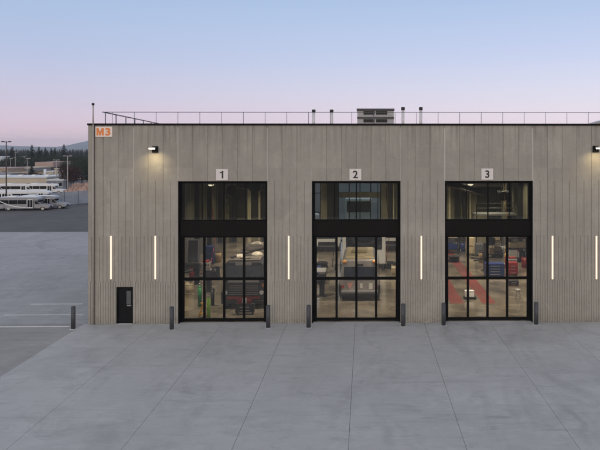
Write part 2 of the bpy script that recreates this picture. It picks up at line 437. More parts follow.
# bay doors
REC = .42
M_bsteel = M_black
def bay(i, x0, x1):
    zb, zt = .0, Z1
    ztr0, ztr1 = Z2-.02, Z_at(354, 221.3)
    fr = MB(); th = .08
    # deep black jambs and head lining the opening
    fr.box(x0+.001, x0+.05, .03, REC+.1, 0, zt-.001); fr.box(x1-.05, x1-.001, .03, REC+.1, 0, zt-.001)
    fr.box(x0+.051, x1-.051, .03, REC+.1, zt-.06, zt-.001)
    lining = fr.build('jamb_lining', M_black, B)
    # upper window
    u = MB(); a0, a1 = x0+.05, x1-.05
    n = 4
    u.box(a0, a0+.09, REC-.16, REC, ztr1, zt-.061); u.box(a1-.09, a1, REC-.16, REC, ztr1, zt-.061)
    u.box(a0+.091, a1-.091, REC-.16, REC, zt-.14, zt-.062); u.box(a0+.091, a1-.091, REC-.16, REC, ztr1, ztr1+.07)
    mid = (a0+a1)/2; u.box(mid-.028, mid+.028, REC-.15, REC-.01, ztr1+.071, zt-.141)
    for q_ in (.25, .75): xq = a0+(a1-a0)*q_; u.box(xq-.016, xq+.016, REC-.12, REC-.03, ztr1+.071, zt-.141)
    uw = u.build('clerestory_window', M_black, B)
    q = MB(); q.box(a0+.085, a1-.085, REC-.09, REC-.08, ztr1+.06, zt-.13); q.build('glass', M_glassU, uw)
    # spandrel band
    q = MB(); q.box(a0, a1, REC-.2, REC+.1, ztr0+.001, ztr1-.002, .008); q.build('spandrel', M_bronze, B)
    # sectional glass door
    d = MB(); s = .20
    l0, l1 = a0, a1
    yy0, yy1 = REC-.02, REC+.06
    d.box(l0, l0+s, yy0, yy1, .001, ztr0); d.box(l1-s, l1, yy0, yy1, .001, ztr0)
    zbot = .03
    d.box(l0+s+.001, l1-s-.001, yy0, yy1, zbot, zbot+.17); d.box(l0+s+.001, l1-s-.001, yy0, yy1, ztr0-.10, ztr0-.001)
    zm = Z_at(354, 278.4, D0+REC)
    d.box(l0+s+.001, l1-s-.001, yy0+.003, yy1-.003, zm-.08, zm+.08)
    for k in (1, 2, 3):
        x = l0+s+(l1-l0-2*s)*k/4
        d.box(x-.065, x+.065, yy0+.006, yy1-.006, zbot+.171, zm-.081); d.box(x-.065, x+.065, yy0+.006, yy1-.006, zm+.081, ztr0-.101)
    dd = d.build('bay_door', M_black, B)
    q = MB(); q.box(l0+s-.01, l1-s+.01, REC+.015, REC+.023, zbot+.16, ztr0-.09); q.build('glass', M_glassL, dd)
    q = MB(); q.box(x0+.002, x1-.002, .16, REC+.3, -.02, .004); q.build('threshold', M_apron, B)
    # guide rails inside
    for xa in (l0+.02, l1-.1):
        q = MB(); q.box(xa, xa+.08, REC+.12, REC+.2, .006, 8.3); q.build('guide_rail', M_indark, B)
for i, (x0, x1) in enumerate(bays): bay(i, x0, x1)
# staff entry door
b = MB(); b.box(DX0+.001, DX0+.06, .02, .2, 0, DZ-.001); b.box(DX1-.06, DX1-.001, .02, .2, 0, DZ-.001); b.box(DX0+.061, DX1-.061, .02, .2, DZ-.07, DZ-.001)
b.build('door_frame', M_black, B)
b = MB(); b.box(DX0+.061, DX1-.061, .13, .18, .02, DZ-.071, .004)
door = b.build('entry_door', mat('navy_black_door', (.003,.004,.006), .5, 0, .2, 3, spec=.15), B)
xm = DX1-.27
b = MB(); b.box(xm-.10, xm+.09, .116, .129, 1.12, 1.78); b.box(xm-.13, xm-.101, .11, .129, 1.08, 1.82); b.box(xm+.091, xm+.12, .11, .129, 1.08, 1.82); b.box(xm-.1, xm+.09, .11, .129, 1.781, 1.82); b.box(xm-.1, xm+.09, .11, .129, 1.08, 1.119)
b.build('vision_panel', mat('grey_panel', (.09,.095,.1), .3, 0, .1, 3), door)
b = MB(); b.box(xm-.10, xm+.14, .09, .128, .98, 1.05); b.cyl((xm+.1,.1,1.02), (xm+.1,.03,1.02), .018); b.box(xm+.02, xm+.14, .02, .05, 1.0, 1.04, .008)
b.build('handle', mat('brushed_metal', (.35,.35,.35), .3, .8, .1, 3), door)
b = MB(); b.box(DX0+.002, DX1-.002, .0, .2, -.02, .018); b.build('door_sill', mat('pale_sill', (.55,.55,.53), .6, 0, .1, 3), B)
# corner downpipe with lightning mast
t = thing('corner_mast', 'thin grey pipe and capped mast rising past the roof at the left garage corner', 'mast', (X_at(93.1, 39.9), -.1, 0))
b = MB(); b.cyl((0,0,0), (0,0,ZT+.02), .035, n=12)
b.build('pipe', mat('galvanised', (.40,.37,.34), .5, 0, .1, 2), t)
b = MB(); b.cyl((0,0,ZT+.021), (0,0,Z_at(93.1,105.2)), .035, n=10); b.build('mast', MATS['galvanised'], t)
b = MB(); b.cyl((0,0,Z_at(93.1,105.2)), (0,0,Z_at(93.1,103.2)), .075, .07, n=12); b.build('cap', M_indark, t)
for z in (1, 3.5, 6, 8.5, 10.8):
    b = MB(); b.box(-.05, .05, .0, .1, z, z+.03); b.build('bracket', MATS['galvanised'], t)
b = MB(); b.box(X_at(94.2)-.05, X_at(94.2)+.03, -.02, .03, 0.01, ZT-.01); b.build('corner_reveal', mat('dark_joint', (.08,.07,.06), .8), B)

# ---------------------------------------------------------------- signs
M_plate = mat('sign_plate', (.70,.66,.64), .5, 0, .04, 3)
M_orange = mat('orange_lettering', (.78,.24,.06), .5, 0, .05, 3)
M_ink = mat('black_lettering', (.012,.012,.014), .5, 0, .05, 3)
def sign(txt, px0, px1, py0, py1, label, m, size, bold, plate):
    x0, x1 = X_at(px0), X_at(px1); z1, z0 = Z_at((px0+px1)/2, py0), Z_at((px0+px1)/2, py1)
    t = thing('wall_sign', label, 'sign', ((x0+x1)/2, -.01, (z0+z1)/2))
    w, h = (x1-x0)/2, (z1-z0)/2
    b = MB(); b.box(-w, w, -.03, 0, -h, h, .004); b.build('plate', plate, t)
    if txt in ('1', 'M3'):
        b = MB(); hh = size*.36
        if txt == '1':
            polys = [[(-.01,-hh),(.075,-hh),(.075,hh),(.01,hh),(-.01,.66*hh)], [(-.115,.42*hh),(-.115,.66*hh),(-.02,.78*hh),(.0095,.995*hh),(-.0105,.52*hh)]]
        else:
            hh = .21; k = .10
            polys = [[(-.40,-hh),(-.40+k,-hh),(-.40+k,hh),(-.40,hh)], [(-.10,-hh),(0,-hh),(0,hh),(-.10,hh)],
                     [(-.299,hh),(-.299,hh*.2),(-.235,-hh),(-.20,-hh),(-.20,-hh*.05)], [(-.101,hh),(-.1995,-hh*.05),(-.1995,-hh),(-.165,-hh),(-.101,hh*.2)]]
        for pl in polys: b.prism(pl, -.006, .006)
        me = bpy.data.meshes.new('lettering')
        if txt == 'M3':
            m3 = text_mesh('3', .56, .022, .006); m3.transform(Matrix.Translation((.225, 0, 0)) @ Matrix.Scale(1.18, 4, (1,0,0))); b.bm.from_mesh(m3)
        b.bm.to_mesh(me); b.bm.free()
    else: me = text_mesh(txt, size, bold, .006)
    me.materials.append(m)
    o = bpy.data.objects.new('lettering', me); C.objects.link(o); o.parent = t; o.location = (0, -.037, 0)
sign('M3', 95.6, 112.4, 126.6, 136.9, 'white sign with orange letters M3 high on the top left corner of the facade', M_orange, .56, .018, mat('bright_plate', (.85,.74,.68), .5, 0, .04, 3))
for txt, cx, cy in (('1', 222.1, 174.6), ('2', 355.4, 174.4), ('3', 487.2, 174.1)):
    sign(txt, cx-5.9, cx+5.9, cy-5.6, cy+5.6, 'small white plate with black %s above the %s bay door' % ({'1': 'numeral one', '2': 'numeral two', '3': 'numeral three'}[txt], {'1': 'left', '2': 'middle', '3': 'right'}[txt]), M_ink, .58, .012, M_plate)

# ---------------------------------------------------------------- strip lights
M_strip = emit('strip_glow', (1.0,.76,.60), 1.35)
SP = [(111.2, 'far left vertical light strip, between the corner mast and the black entry door'),
      (155.4, 'vertical light strip between the black entry door and bay door 1'),
      (288.8, 'vertical light strip on the pier between bay doors 1 and 2'),
      (421.3, 'vertical light strip on the pier between bay doors 2 and 3'),
      (552.4, 'vertical light strip on the wall just right of bay door 3'),
      (596.3, 'vertical light strip at the far right edge of the facade')]
for px, lab in SP:
    X = X_at(px); z0, z1 = Z_at(px, 279), Z_at(px, 236)
    t = thing('strip_light', lab, 'wall light', (X, 0, z0), 0, 'vertical light strips on the facade')
    b = MB(); b.box(-.055, .055, -.02, .02, -.03, z1-z0+.03, .004); b.build('housing', mat('strip_housing', (.45,.42,.38), .5), t)
    b = MB(); b.box(-.042, .042, -.05, -.0205, 0, z1-z0, .006); b.build('diffuser', M_strip, t)

# ---------------------------------------------------------------- arm wall lights
M_lamp = emit('lamp_glow', (1.0,.86,.66), 6.0)
def arm_light(X, Z, label, rz=0, loc=None, power=9):
    t = thing('wall_light', label, 'wall light', loc or (X, -.01, Z), rz, 'outreaching wall floodlights')
    b = MB(); b.box(-.16, .16, -.14, 0, -.2, .16, .02); b.build('wall_box', M_black, t)
    b = MB(); b.cyl((0,-.12,.0), (0,-.5,.06), .04, n=10); b.build('arm', M_black, t)
    b = MB(); b.box(-.15, .15, -.82, -.48, .045, .11, .02); b.build('head', mat('lamp_head', (.5,.48,.45), .5), t)
    b = MB(); b.box(-.13, .13, -.8, -.5, -.02, .044, .02); b.build('lens', M_lamp, t)
    l = bpy.data.lights.new('flood', 'AREA'); l.energy = power; l.size = .3; l.color = (1,.78,.40); l.shape = 'SQUARE'
    o = bpy.data.objects.new('flood', l); C.objects.link(o); o.parent = t; l.spread = math.radians(125); o.location = (0,-.66,-.08); o.rotation_euler = (math.radians(24), 0, 0)
arm_light(X_at(155.4), Z_at(155, 149), 'lit floodlight on a short arm high above the black entry door')
arm_light(X_at(595.3), Z_at(595, 148.6), 'lit floodlight on a short arm at the upper right edge of the facade')
arm_light(0, 0, 'lit floodlight on the left side wall of the garage just below the roof', -PI/2, (X0B-.013, 5.0, Z_at(89,153.5,45)), 6)

# ---------------------------------------------------------------- bollards
M_boll = mat('bollard_paint', (.05,.052,.060), .5, 0, .2, 5)
BL = [(73.2, 327.2, 'bollard standing apart to the left of the garage at the yard corner'),
      (171.8, 328.2, 'bollard at the left side of bay door 1'),
      (268.2, 327.0, 'bollard at the right side of bay door 1'),
      (308.6, 327.0, 'bollard at the left side of bay door 2'),
      (403.2, 326.0, 'bollard at the right side of bay door 2'),
      (443.6, 325.4, 'bollard at the left side of bay door 3'),
      (536.2, 324.9, 'bollard at the right side of bay door 3')]
proto = None
for px, py, lab in BL:
    D = gD(py)*.999
    if proto is None:
        proto = thing('bollard', '', 'bollard', group='dark steel bollards in front of the facade')
        b = MB(); b.cyl((0,0,0), (0,0,1.2), .118, n=24); b.build('post', M_boll, proto)
        b = MB(); b.sphere((0,0,1.2), .117, (1,1,.35), 8); b.build('cap', M_boll, proto)
        b = MB(); b.cyl((0,0,-.04), (0,0,.008), .19, n=24); b.build('footing', mat('mortar_ring', (.5,.5,.5), .9, 0, .2, 8), proto)
        o = proto
    else: o = copy_tree(proto)
    o['label'] = 'dark grey steel '+lab; o.location = (X_at(px, D), D-D0, 0.0)

# ---------------------------------------------------------------- roof things
M_rail = mat('rail_metal', (.10,.10,.12), .5, .3, .1, 3)
t = thing('guard_rail', 'thin metal safety railing around the edge of the flat roof', 'railing')
RZ = Z_at(354, 112.3, 40.8); RX0 = X_at(103.5, 40.8); RX1 = X_at(607, 40.8)
b = MB(); b.cyl((RX0-.1,.8,RZ), (RX1+.1,.8,RZ), .017, n=8); b.build('front_rail', M_rail, t)
b = MB(); b.cyl((RX0,.8,RZ-.003), (RX0,28,RZ-.75), .032, n=8); b.build('left_rail', M_rail, t)
x = RX0+.5
while x < RX1:
    b = MB(); b.cyl((x,.8,10.72), (x,.8,RZ-.01), .013, n=8); b.build('post', M_rail, t); x += 1.235
for X in (RX0,):
    for k in range(14):
        y = 1.1+k*1.75; b = MB(); b.cyl((X,y,10.72), (X,y,RZ-.01-(y-.8)*.0276), .028, n=8); b.build('post', M_rail, t)
# rooftop plant
ux0, ux1 = X_at(357.3, 44), X_at(393.8, 44); uz1 = Z_at(375, 108.6, 44); uz0 = 10.72
M_unit = mat('unit_metal', (.36,.345,.36), .55, .2, .1, 2)
t = thing('rooftop_unit', 'boxy grey air handling unit with dark louvres at the middle of the roof', 'rooftop unit', ((ux0+ux1)/2, 4, uz0))
w = (ux1-ux0)/2; h = uz1-uz0
b = MB(); b.box(-w, w, 0.04, 2.2, 0, h-.12, .01); b.build('casing', M_unit, t)
b = MB(); b.box(-w-.04, w+.04, -.06, 2.26, h-.119, h, .01); b.build('lid', mat('unit_dark', (.05,.05,.055), .6), t)
b = MB(); b.box(-w-.02, w+.02, -.03, .039, h-.62, h-.52); b.build('ledge', MATS['unit_dark'], t)
M_lv = mat('louvre_dark', (.015,.015,.017), .6)
for r_, (za, zb) in enumerate(((h-.37, h-.15), (h-.85, h-.65))):
    for k in range(8):
        if k == 4: pass
        x = -w*.66+k*.172+(0.09 if k > 3 else 0)
        q = MB(); q.box(x, x+.165, .02, .039, za, zb)
        for s_ in range(4): q.box(x, x+.165, -.015, .019, za+(zb-za)*(s_+.3)/4, za+(zb-za)*(s_+.42)/4)
        q.build('louvre', M_lv, t)
M_stack = mat('galv_stack', (.62,.6,.62), .4, .2, .08, 3)
for px, py, lab in ((313.7, 109.6, 'leftmost capped vent stack on the roof above the left side of bay door 2'), (331.6, 109.6, 'capped vent stack on the roof, second from the left'),
                    (403.0, 107.2, 'capped vent stack on the roof just right of the rooftop unit'), (420.8, 107.2, 'rightmost capped vent stack on the roof')):
    t = thing('vent_stack', lab, 'vent stack', (X_at(px, 43), 3, 10.72), 0, 'capped vent stacks on the roof')
    hh = Z_at(px, py, 43)-10.72
    b = MB(); b.cyl((0,0,0), (0,0,hh-.12), .09, n=16); b.build('pipe', M_stack, t)
    b = MB(); b.cyl((0,0,hh-.17), (0,0,hh), .115, .11, n=16); b.build('cap', M_indark, t)
# sloped hatch at right end
hx0 = X_at(590, 41.6); t = thing('roof_hatch', 'low sloping grey hatch cover on the right end of the roof', 'roof hatch', (hx0, 1.6, 10.72))
b = MB(); b.prism([(0,0),(1.6,0),(1.6,.9),(.75,.68),(0,.46)], 0, 1.4, .01); b.build('cover', M_unit, t)
b = MB(); b.box(-.05, 1.65, -.05, 1.45, -.0, .1); b.build('curb', MATS['unit_dark'], t)

# ---------------------------------------------------------------- vehicles
M_tyre = mat('tyre_rubber', (.02,.02,.02), .85, 0, .2, 6)
M_rim = mat('steel_rim', (.42,.42,.43), .4, .5, .1, 5)
M_busw = mat('white_bus_paint', (.74,.75,.77), .35, 0, .05, 2)
M_busg = mat('silver_bus_paint', (.26,.27,.30), .35, .2, .1, 2)
M_busd = mat('charcoal_bus_paint', (.045,.042,.045), .3, .2, .15, 2)
M_vglass = mat('dark_vehicle_glass', (.006,.007,.009), .12, 0, .1, 2, spec=.35)
M_red = mat('red_paint', (.24,.012,.012), .4, 0, .1, 3)
M_redlens = mat('red_lens', (.35,.01,.01), .2, 0, .1, 3)
M_clear = mat('headlamp_glass', (.85,.85,.88), .15, .2, .1, 3)
def add_wheel(parent, x, y, r, w, sgn):
    b = MB(); b.cyl((x, y-w/2, r), (x, y+w/2, r), r, n=24)
    wh = b.build('wheel', M_tyre, parent)
    b = MB(); b.cyl((x, y+sgn*w/2, r), (x, y+sgn*(w/2+.015), r), r*.6, n=20); b.cyl((x, y+sgn*(w/2+.016), r), (x, y+sgn*(w/2+.05), r), r*.22, n=12)
    b.build('rim', M_rim, wh)
def shuttle(label, loc, rz, body=M_busw, cabm=M_busw, roofm=M_busw, stripe=None, L=7.6, group='shuttle buses parked in the far yard', windows=3, cat='bus'):
    t = thing('shuttle_bus', label, cat, loc, rz, group); t.scale = (.96,.96,.72)
    xr = -L/2; xc = L/2-2.35; xf = L/2
    b = MB(); b.prism([(xr,.5),(xr,2.72),(xr+.12,2.86),(xc+.35,2.86),(xc+.75,2.55),(xc+.75,2.15),(xc,2.1),(xc,.42),(xr+.4,.42)], -1.2, 1.2, .05); b.build('coach_body', body, t)
    b = MB(); b.box(xr+.1, xc+.3, -1.1, 1.1, 2.862, 2.90, .015); r = b.build('roof', roofm, t)
    b = MB(); b.box(xr+1.2, xr+2.6, -.7, .7, 2.905, 3.12, .06); b.build('air_conditioner', M_busw, r)
    b = MB(); b.prism([(xc+.002,.45),(xc+.002,2.095),(xc+.45,2.09),(xc+1.15,1.36),(xf-.12,1.18),(xf,.95),(xf,.45)], -1.0, 1.0, .05); b.build('cab', cabm, t)
    # windscreen lies on the slope
    b = MB(); n = Vector((.73,0,.70)).normalized()*.012; p = [(xc+.5, -.88, 2.04), (xc+1.1, -.92, 1.42), (xc+1.1, .92, 1.42), (xc+.5, .88, 2.04)]
    b.quad([Vector(q)+n for q in p]); b.build('windscreen', M_vglass, t)
    for s in (-1, 1):
        b = MB(); b.prism([(xc+.18,1.38),(xc+.18,2.0),(xc+.42,2.0),(xc+.95,1.40)], s*1.0+(-.006 if s < 0 else 0), s*1.0+(0 if s < 0 else .006)); b.build('cab_window', M_vglass, t)
        m0 = xr+.35; m1 = xc-.15 if s > 0 else xc-1.05
        ww = (m1-m0)/windows
        for k in range(windows):
            b = MB(); y = s*1.2; b.box(m0+k*ww, m0+(k+1)*ww-.05, min(y, y+s*.008), max(y, y+s*.008), 1.42, 2.28); b.build('window', M_vglass, t)
    b = MB(); b.box(xc-.95, xc-.1, -1.212, -1.2, .55, 2.4); d = b.build('passenger_door', M_busw, t)
    for k in (0, 1):
        q = MB(); q.box(xc-.9+k*.42, xc-.54+k*.42, -1.22, -1.2125, .75, 2.3); q.build('door_glass', M_vglass, d)
    if stripe:
        for s in (-1, 1):
            b = MB(); n = 14
            pts = [(xr+.05+(xc-xr-1.1)*k/n, 2.25-1.55*(1-(1-k/n)**2.2)) for k in range(n+1)]
            y = s*1.212
            for k in range(n):
                (x0, z0), (x1, z1) = pts[k], pts[k+1]
                b.quad([(x0,y,z0-.09),(x1,y,z1-.09),(x1,y,z1+.09),(x0,y,z0+.09)])
            b.build('stripe', stripe, t)
    b = MB(); b.box(xf-.02, xf+.12, -.98, .98, .40, .62, .03); b.build('bumper', M_indark, t)
    b = MB(); b.box(xr-.12, xr-.002, -1.1, 1.1, .42, .6, .03); b.build('bumper', M_indark, t)
    b = MB(); b.box(xf-.01, xf+.015, -.5, .5, .66, .98); b.build('grille', M_indark, t)
    for s in (-1, 1):
        b = MB(); b.box(xf-.02, xf+.02, s*.77-.17, s*.77+.17, .72, .95, .01); b.build('headlight', M_clear, t)
        b = MB(); b.box(xr-.02, xr-.001, s*1.05-.08, s*1.05+.08, .9, 1.4); b.build('tail_light', M_redlens, t)
        b = MB(); b.cyl((xc+.75, s*1.0, 1.5), (xc+.8, s*1.32, 1.6), .02, n=6); b.box(xc+.75, xc+.83, s*1.37-.11, s*1.37+.11, 1.4, 1.85, .02); b.build('mirror', M_indark, t)
        add_wheel(t, xr+1.65, s*.98, .40, .42 if s else .3, s)
        add_wheel(t, xf-.95, s*.88, .40, .27, s)
    return t
def gD_py(D): return CY+H*F/D
def gp(px, py):
    D = gD(py); return Vector((X_at(px, D), D-D0, 0.0))
# row nearest the camera
p = gp(22.5, 209.8); shuttle('silver shuttle bus with white curved stripe and dark windows, nearest in the parked rows', (p.x, p.y+1.2, -.05), math.radians(3), M_busg, M_busg, M_busw, M_busw, L=7.9)
p = gp(41, 208.2); shuttle('silver grey shuttle bus half hidden behind the nearest striped bus, nose to the white fence', (p.x, p.y+1.2, -.05), math.radians(3), M_busg, M_busg, M_busw, None, L=7.6)
p = gp(-23, 210.2); shuttle('dark silver shuttle bus cut by the left picture edge in the nearest row', (p.x, p.y+1.2, -.05), math.radians(3), M_busg, M_busg, M_busw, M_busw, L=7.9)
k = 0
for px, py, lab in ((-3, 202.4, 'white shuttle bus in the second parked row, leftmost'), (33, 202.2, 'white shuttle bus in the second parked row, behind the silver buses'),
                (-12, 193.6, 'white shuttle bus in the third parked row, leftmost'), (17, 193.4, 'white shuttle bus in the third parked row, in the middle'), (43, 193.2, 'white shuttle bus in the third parked row, rightmost beside the fence')):
    p = gp(px, py); shuttle(lab, (p.x, p.y+1.2, -.05), math.radians(3+k), L=8.2, windows=2+k % 2); k = (k+1) % 3
# outside the rear door
shuttle('white shuttle bus outside the rear window, left behind the garage', (-9.0, BACK+8.5, -.05), math.radians(184), M_busw, M_busw, M_busw, M_busg)

def box_bus(label, px, py, w, h, L, roofm, bodym, style):
    D = gD(py); t = thing('service_bus', label, 'bus', (X_at(px, D), D-D0, .006))
    hw = w/2
    b = MB()      # tumble-home body: section tapers above the waist, front leans back
    sec = [(-hw+.06,.40),(-hw,.55),(-hw,1.25),(-hw+.05,1.35),(-hw+.17,h-.18),(-hw+.30,h),(hw-.30,h),(hw-.17,h-.18),(hw-.05,1.35),(hw,1.25),(hw,.55),(hw-.06,.40)]
    b.prism(sec, 0, L)
    b.bm.verts.ensure_lookup_table()
    es = [e for e in b.bm.edges if abs(e.verts[0].co.y-e.verts[1].co.y) < 1e-4]
    bmesh.ops.bevel(b.bm, geom=es, offset=.09, segments=3, affect='EDGES', profile=.6)
    b.build('body', bodym, t)
    b = MB(); b.box(-hw+.36, hw-.36, .22, L-.2, h+.002, h+.06, .03); r = b.build('roof', roofm, t)
    for k in range(7 if style != 'rear' else 2):
        y = .5+(L-1)*k/6; b = MB(); b.box(-hw+.40, hw-.40, y, y+.05, h+.0605, h+.085); b.build('roof_rib', bodym, r)
    for s in (-1, 1):
        b = MB(); b.box(s*(hw-.02)-.09, s*(hw-.02)+.09, -.05, 1.9, .45, 1.0, .05); b.build('fender', M_indark, t)
    b = MB(); b.box(-.5, .5, L*.45, L*.45+1.2, h+.072, h+.3, .06); b.box(-.3,.3,.6,1.0,h+.072,h+.13,.02); b.build('roof_vent', roofm, r)
    b = MB(); b.box(-hw-.02, hw+.02, -.22, -.002, .28, .5, .04); b.build('bumper', M_indark, t)
    for s in (-1, 1):
        b = MB(); b.cyl((s*hw, .1, h-.35), (s*(hw+.18), -.2, h-.3), .02, n=6); b.box(s*(hw+.22)-.09, s*(hw+.22)+.09, -.26, -.18, h-.65, h-.25, .02); b.build('mirror', M_indark, t)
        add_wheel(t, 0, 0, .01, .01, s) if False else None
        for y in (1.2, L-1.8):
            b = MB(); b.cyl((s*(hw-.28), y, .45), (s*(hw+.01), y, .45), .45, n=20); wl = b.build('wheel', M_tyre, t)
            b = MB(); b.cyl((s*(hw+.011), y, .45), (s*(hw+.03), y, .45), .26, n=16); b.build('rim', M_rim, wl)
        b = MB(); b.box(s*hw-.004*(s < 0)-.0, s*hw+.008, 1.2, L-1.0, h-1.15, h-.35) if False else b.box(min(s*(hw+.001), s*(hw+.01)), max(s*(hw+.001), s*(hw+.01)), .8, L-.8, h-1.15, h-.35); b.build('window', M_vglass, t)
    if style == 'rear':
        b = MB(); b.box(-1.0, 1.0, -.0105, -.001, 1.32, 2.16, .003); b.build('window_band', M_indark, t)
        for x0, x1 in ((-.92,-.42), (-.32,.34), (.44,.94)):
            b = MB(); b.box(x0, x1, -.02, -.011, 1.38, 2.1, .003); b.build('window', mat('blue_black_glass', (.012,.018,.035), .08, 0, .1, 2, spec=.8), t)
        M_pink = mat('pink_sticker', (.62,.30,.26), .6); M_wst = mat('white_sticker', (.62,.62,.6), .6)
        b = MB(); b.quad([(-.82,-.006,1.12),(-.62,-.006,.72),(-.6,-.006,.72),(-.42,-.006,1.12)]); b.build('sticker', M_pink, t)
        b = MB(); b.box(.02,.2,-.008,-.001,.78,1.1); b.build('sticker', M_wst, t)
        b = MB(); b.box(.60,.84,-.008,-.001,.72,1.12); b.build('sticker', M_wst, t)
        for s in (-1, 1):
            b = MB(); b.sphere((s*.95, .05, h-.14), .16, (1,.8,.7), 8); b.build('marker_light', mat('amber_lens', (.6,.25,.03), .3), t)
            b = MB(); b.cyl((s*1.08,-.02,.9), (s*1.08,-.001,.9), .09, n=14); b.build('tail_light', M_redlens, t)
        b = MB(); b.box(-hw+.1, hw-.1, -.05, -.001, .53, .66); b.build('chrome_strip', M_rim, t)
        b = MB(); b.box(-.25, .25, -.012, -.001, 2.2, 2.35); b.build('destination_panel', M_indark, t)
    else:
        b = MB(); b.box(-hw+.12, hw-.12, -.015, -.001, 1.75, h-.28, .003); b.build('windscreen', mat('pale_glass', (.10,.11,.13), .12, 0, .3, 1.2, spec=.9), t)
        b = MB(); b.box(-.015, .015, -.03, -.016, 1.75, h-.28); b.build('windscreen_bar', M_indark, t)
        b = MB(); b.box(-hw+.35, hw-.35, -.03, -.001, .75, 1.5, .01); g_ = b.build('grille', M_indark, t)
        b = MB()
        for k in range(6): b.box(-hw+.4, hw-.4, -.045, -.031, .82+k*.11, .86+k*.11)
        b.build('grille_bars', mat('dull_metal', (.2,.19,.18), .5, .3), g_)
        for s in (-1, 1):
            b = MB(); b.cyl((s*(hw-.2),-.05,.95), (s*(hw-.2),-.001,.95), .13, n=16); b.build('headlight', M_clear, t)
            b = MB(); b.box(s*(hw-.12)-.05, s*(hw-.12)+.05, -.03, -.001, 1.3, 1.5); b.build('marker_light', mat('amber_lens', (.6,.25,.03), .3), t)
        for k, (xx, yy, rr) in enumerate(((-.45, 1.4, .32), (.5, 2.2, .38), (-.2, 6.8, .45))):
            b = MB(); b.sphere((xx, yy, h+.08), rr, (1,1,.55), 10); b.build('roof_dome', mat('pale_dome', (.55,.5,.42), .4, 0, .15, 2), r)
        b = MB(); b.cyl((-.9,.8,h+.12), (.9,4.0,h+.3), .05, n=8); b.build('roof_hose', M_indark, r)
        b = MB(); b.box(-hw+.3, hw-.3, -.035, -.0305, .55, .7); b.build('lower_panel', mat('rust_red_panel', (.30,.03,.022), .5, 0, .3, 4), t)
        b = MB(); b.box(-.95, .95, -.028, -.001, 1.56, 1.70, .004); b.build('number_band', mat('pale_band', (.34,.33,.32), .4), t)
        b = MB(); b.box(-.5, .5, -.03, -.001, h-.24, h-.08, .004); b.build('destination_panel', mat('pale_band', (.34,.33,.32), .4), t)
        for s in (-1, 1):
            b = MB(); b.cyl((s*.12, -.03, 1.78), (s*.62, -.03, 2.35), .012, n=6); b.build('wiper', M_indark, t)
    return t
M_tan = mat('tan_roof', (.30,.25,.14), .5, 0, .25, 1.5)
M_pale = mat('pale_roof', (.15,.135,.12), .5, 0, .4, 1.2)
box_bus('grey bus with a tan yellow roof and three dark windows, parked inside bay door 2', 359.5, 300.5, 2.55, 2.62, 5.6, M_tan, mat('warm_grey_bus', (.30,.28,.275), .25, .2, .2, 2), 'rear')
box_bus('charcoal bus with a dull brown roof and wide windscreen inside the left bay door', 243.5, 307.5, 2.6, 2.85, 9.0, M_pale, M_busd, 'front')
# white vehicles deeper in the hall
def inner_van(px, py, label, w=2.3, h=2.3, L=5.2):
    D = gD(py); t = thing('white_van', label, 'van', (X_at(px, D), D-D0, .006), 0, 'white vans deep inside the hall')
    hw = w/2
    b = MB(); b.box(-hw, hw, 0, L, .35, h, .16); b.build('body', M_busw, t)
    b = MB(); b.box(-hw+.22, hw-.22, -.02, -.001, h-(1.5 if h > 3 else 1.05), h-.28, .005); b.build('windscreen', M_vglass, t)
    b = MB(); b.box(-hw+.3, hw-.3, -.03, -.001, .6, .95, .005); b.build('grille', M_indark, t)
    b = MB(); b.box(-hw+.05, hw-.05, -.1, -.001, .35, .55, .02); b.build('bumper', M_indark, t)
    for s in (-1, 1):
        b = MB(); b.box(s*(hw-.22)-.14, s*(hw-.22)+.14, -.03, -.001, .7, .95, .01); b.build('headlight', M_clear, t)
        for y in (.9, L-1.1):
            b = MB(); b.cyl((s*(hw-.24), y, .36), (s*(hw+.01), y, .36), .36, n=18); b.build('wheel', M_tyre, t)
inner_van(358.5, gD_py(79.5), 'tall white coach standing outside the rear door, seen through upper glass of bay 2', 3.0, 4.1, 9.5)
inner_van(327, 252, 'white van seen through the upper left panes of bay door 2')
inner_van(392, 251, 'white van seen through the upper right panes of bay door 2')
# white bus with a big round tyre carrier behind the tan-roofed bus
D = 57.5; X = X_at(364, D)
t = thing('white_bus', 'white bus with big black rubber ring on its front, behind the tan-roofed bus', 'bus', (X, D-D0, .006))
b = MB(); b.box(-1.75, 1.75, 0, 7, .4, 3.3, .12); b.build('body', M_busw, t)
b = MB(); b.box(-1.45, 1.45, -.03, -.001, 1.6, 2.9, .01); b.build('windscreen', M_vglass, t)
b = MB()
for k in range(24):
    a0 = k/24*2*PI; a1 = (k+1)/24*2*PI
    b.cyl((1.0*math.cos(a0), -.18, 2.6+.62*math.sin(a0)), (1.0*math.cos(a1), -.18, 2.6+.62*math.sin(a1)), .17, n=8, cap=False)
b.build('rubber_ring', M_tyre, t)
for s in (-1, 1):
    for y in (1.2, 5.2):
        b = MB(); b.cyl((s*1.45, y, .45), (s*1.77, y, .45), .45, n=18); b.build('wheel', M_tyre, t)

# ---------------------------------------------------------------- hall contents
M_blue = mat('blue_paint', (.008,.03,.15), .45, 0, .15, 2)
M_green = mat('green_paint', (.01,.16,.05), .4, 0, .15, 3)
M_lime = mat('lime_paint', (.25,.48,.03), .45, 0, .1, 3)
M_yel = mat('orange_yellow_paint', (.62,.33,.02), .45, 0, .1, 3)
M_card = mat('cardboard', (.36,.25,.13), .8, 0, .15, 3)
M_beige = mat('beige_paint', (.5,.42,.27), .6, 0, .1, 3)
M_stripe = mat('red_floor_paint', (.15,.022,.017), .5, 0, .25, .8, dirt=((.13,.09,.07), 1.5, .7))
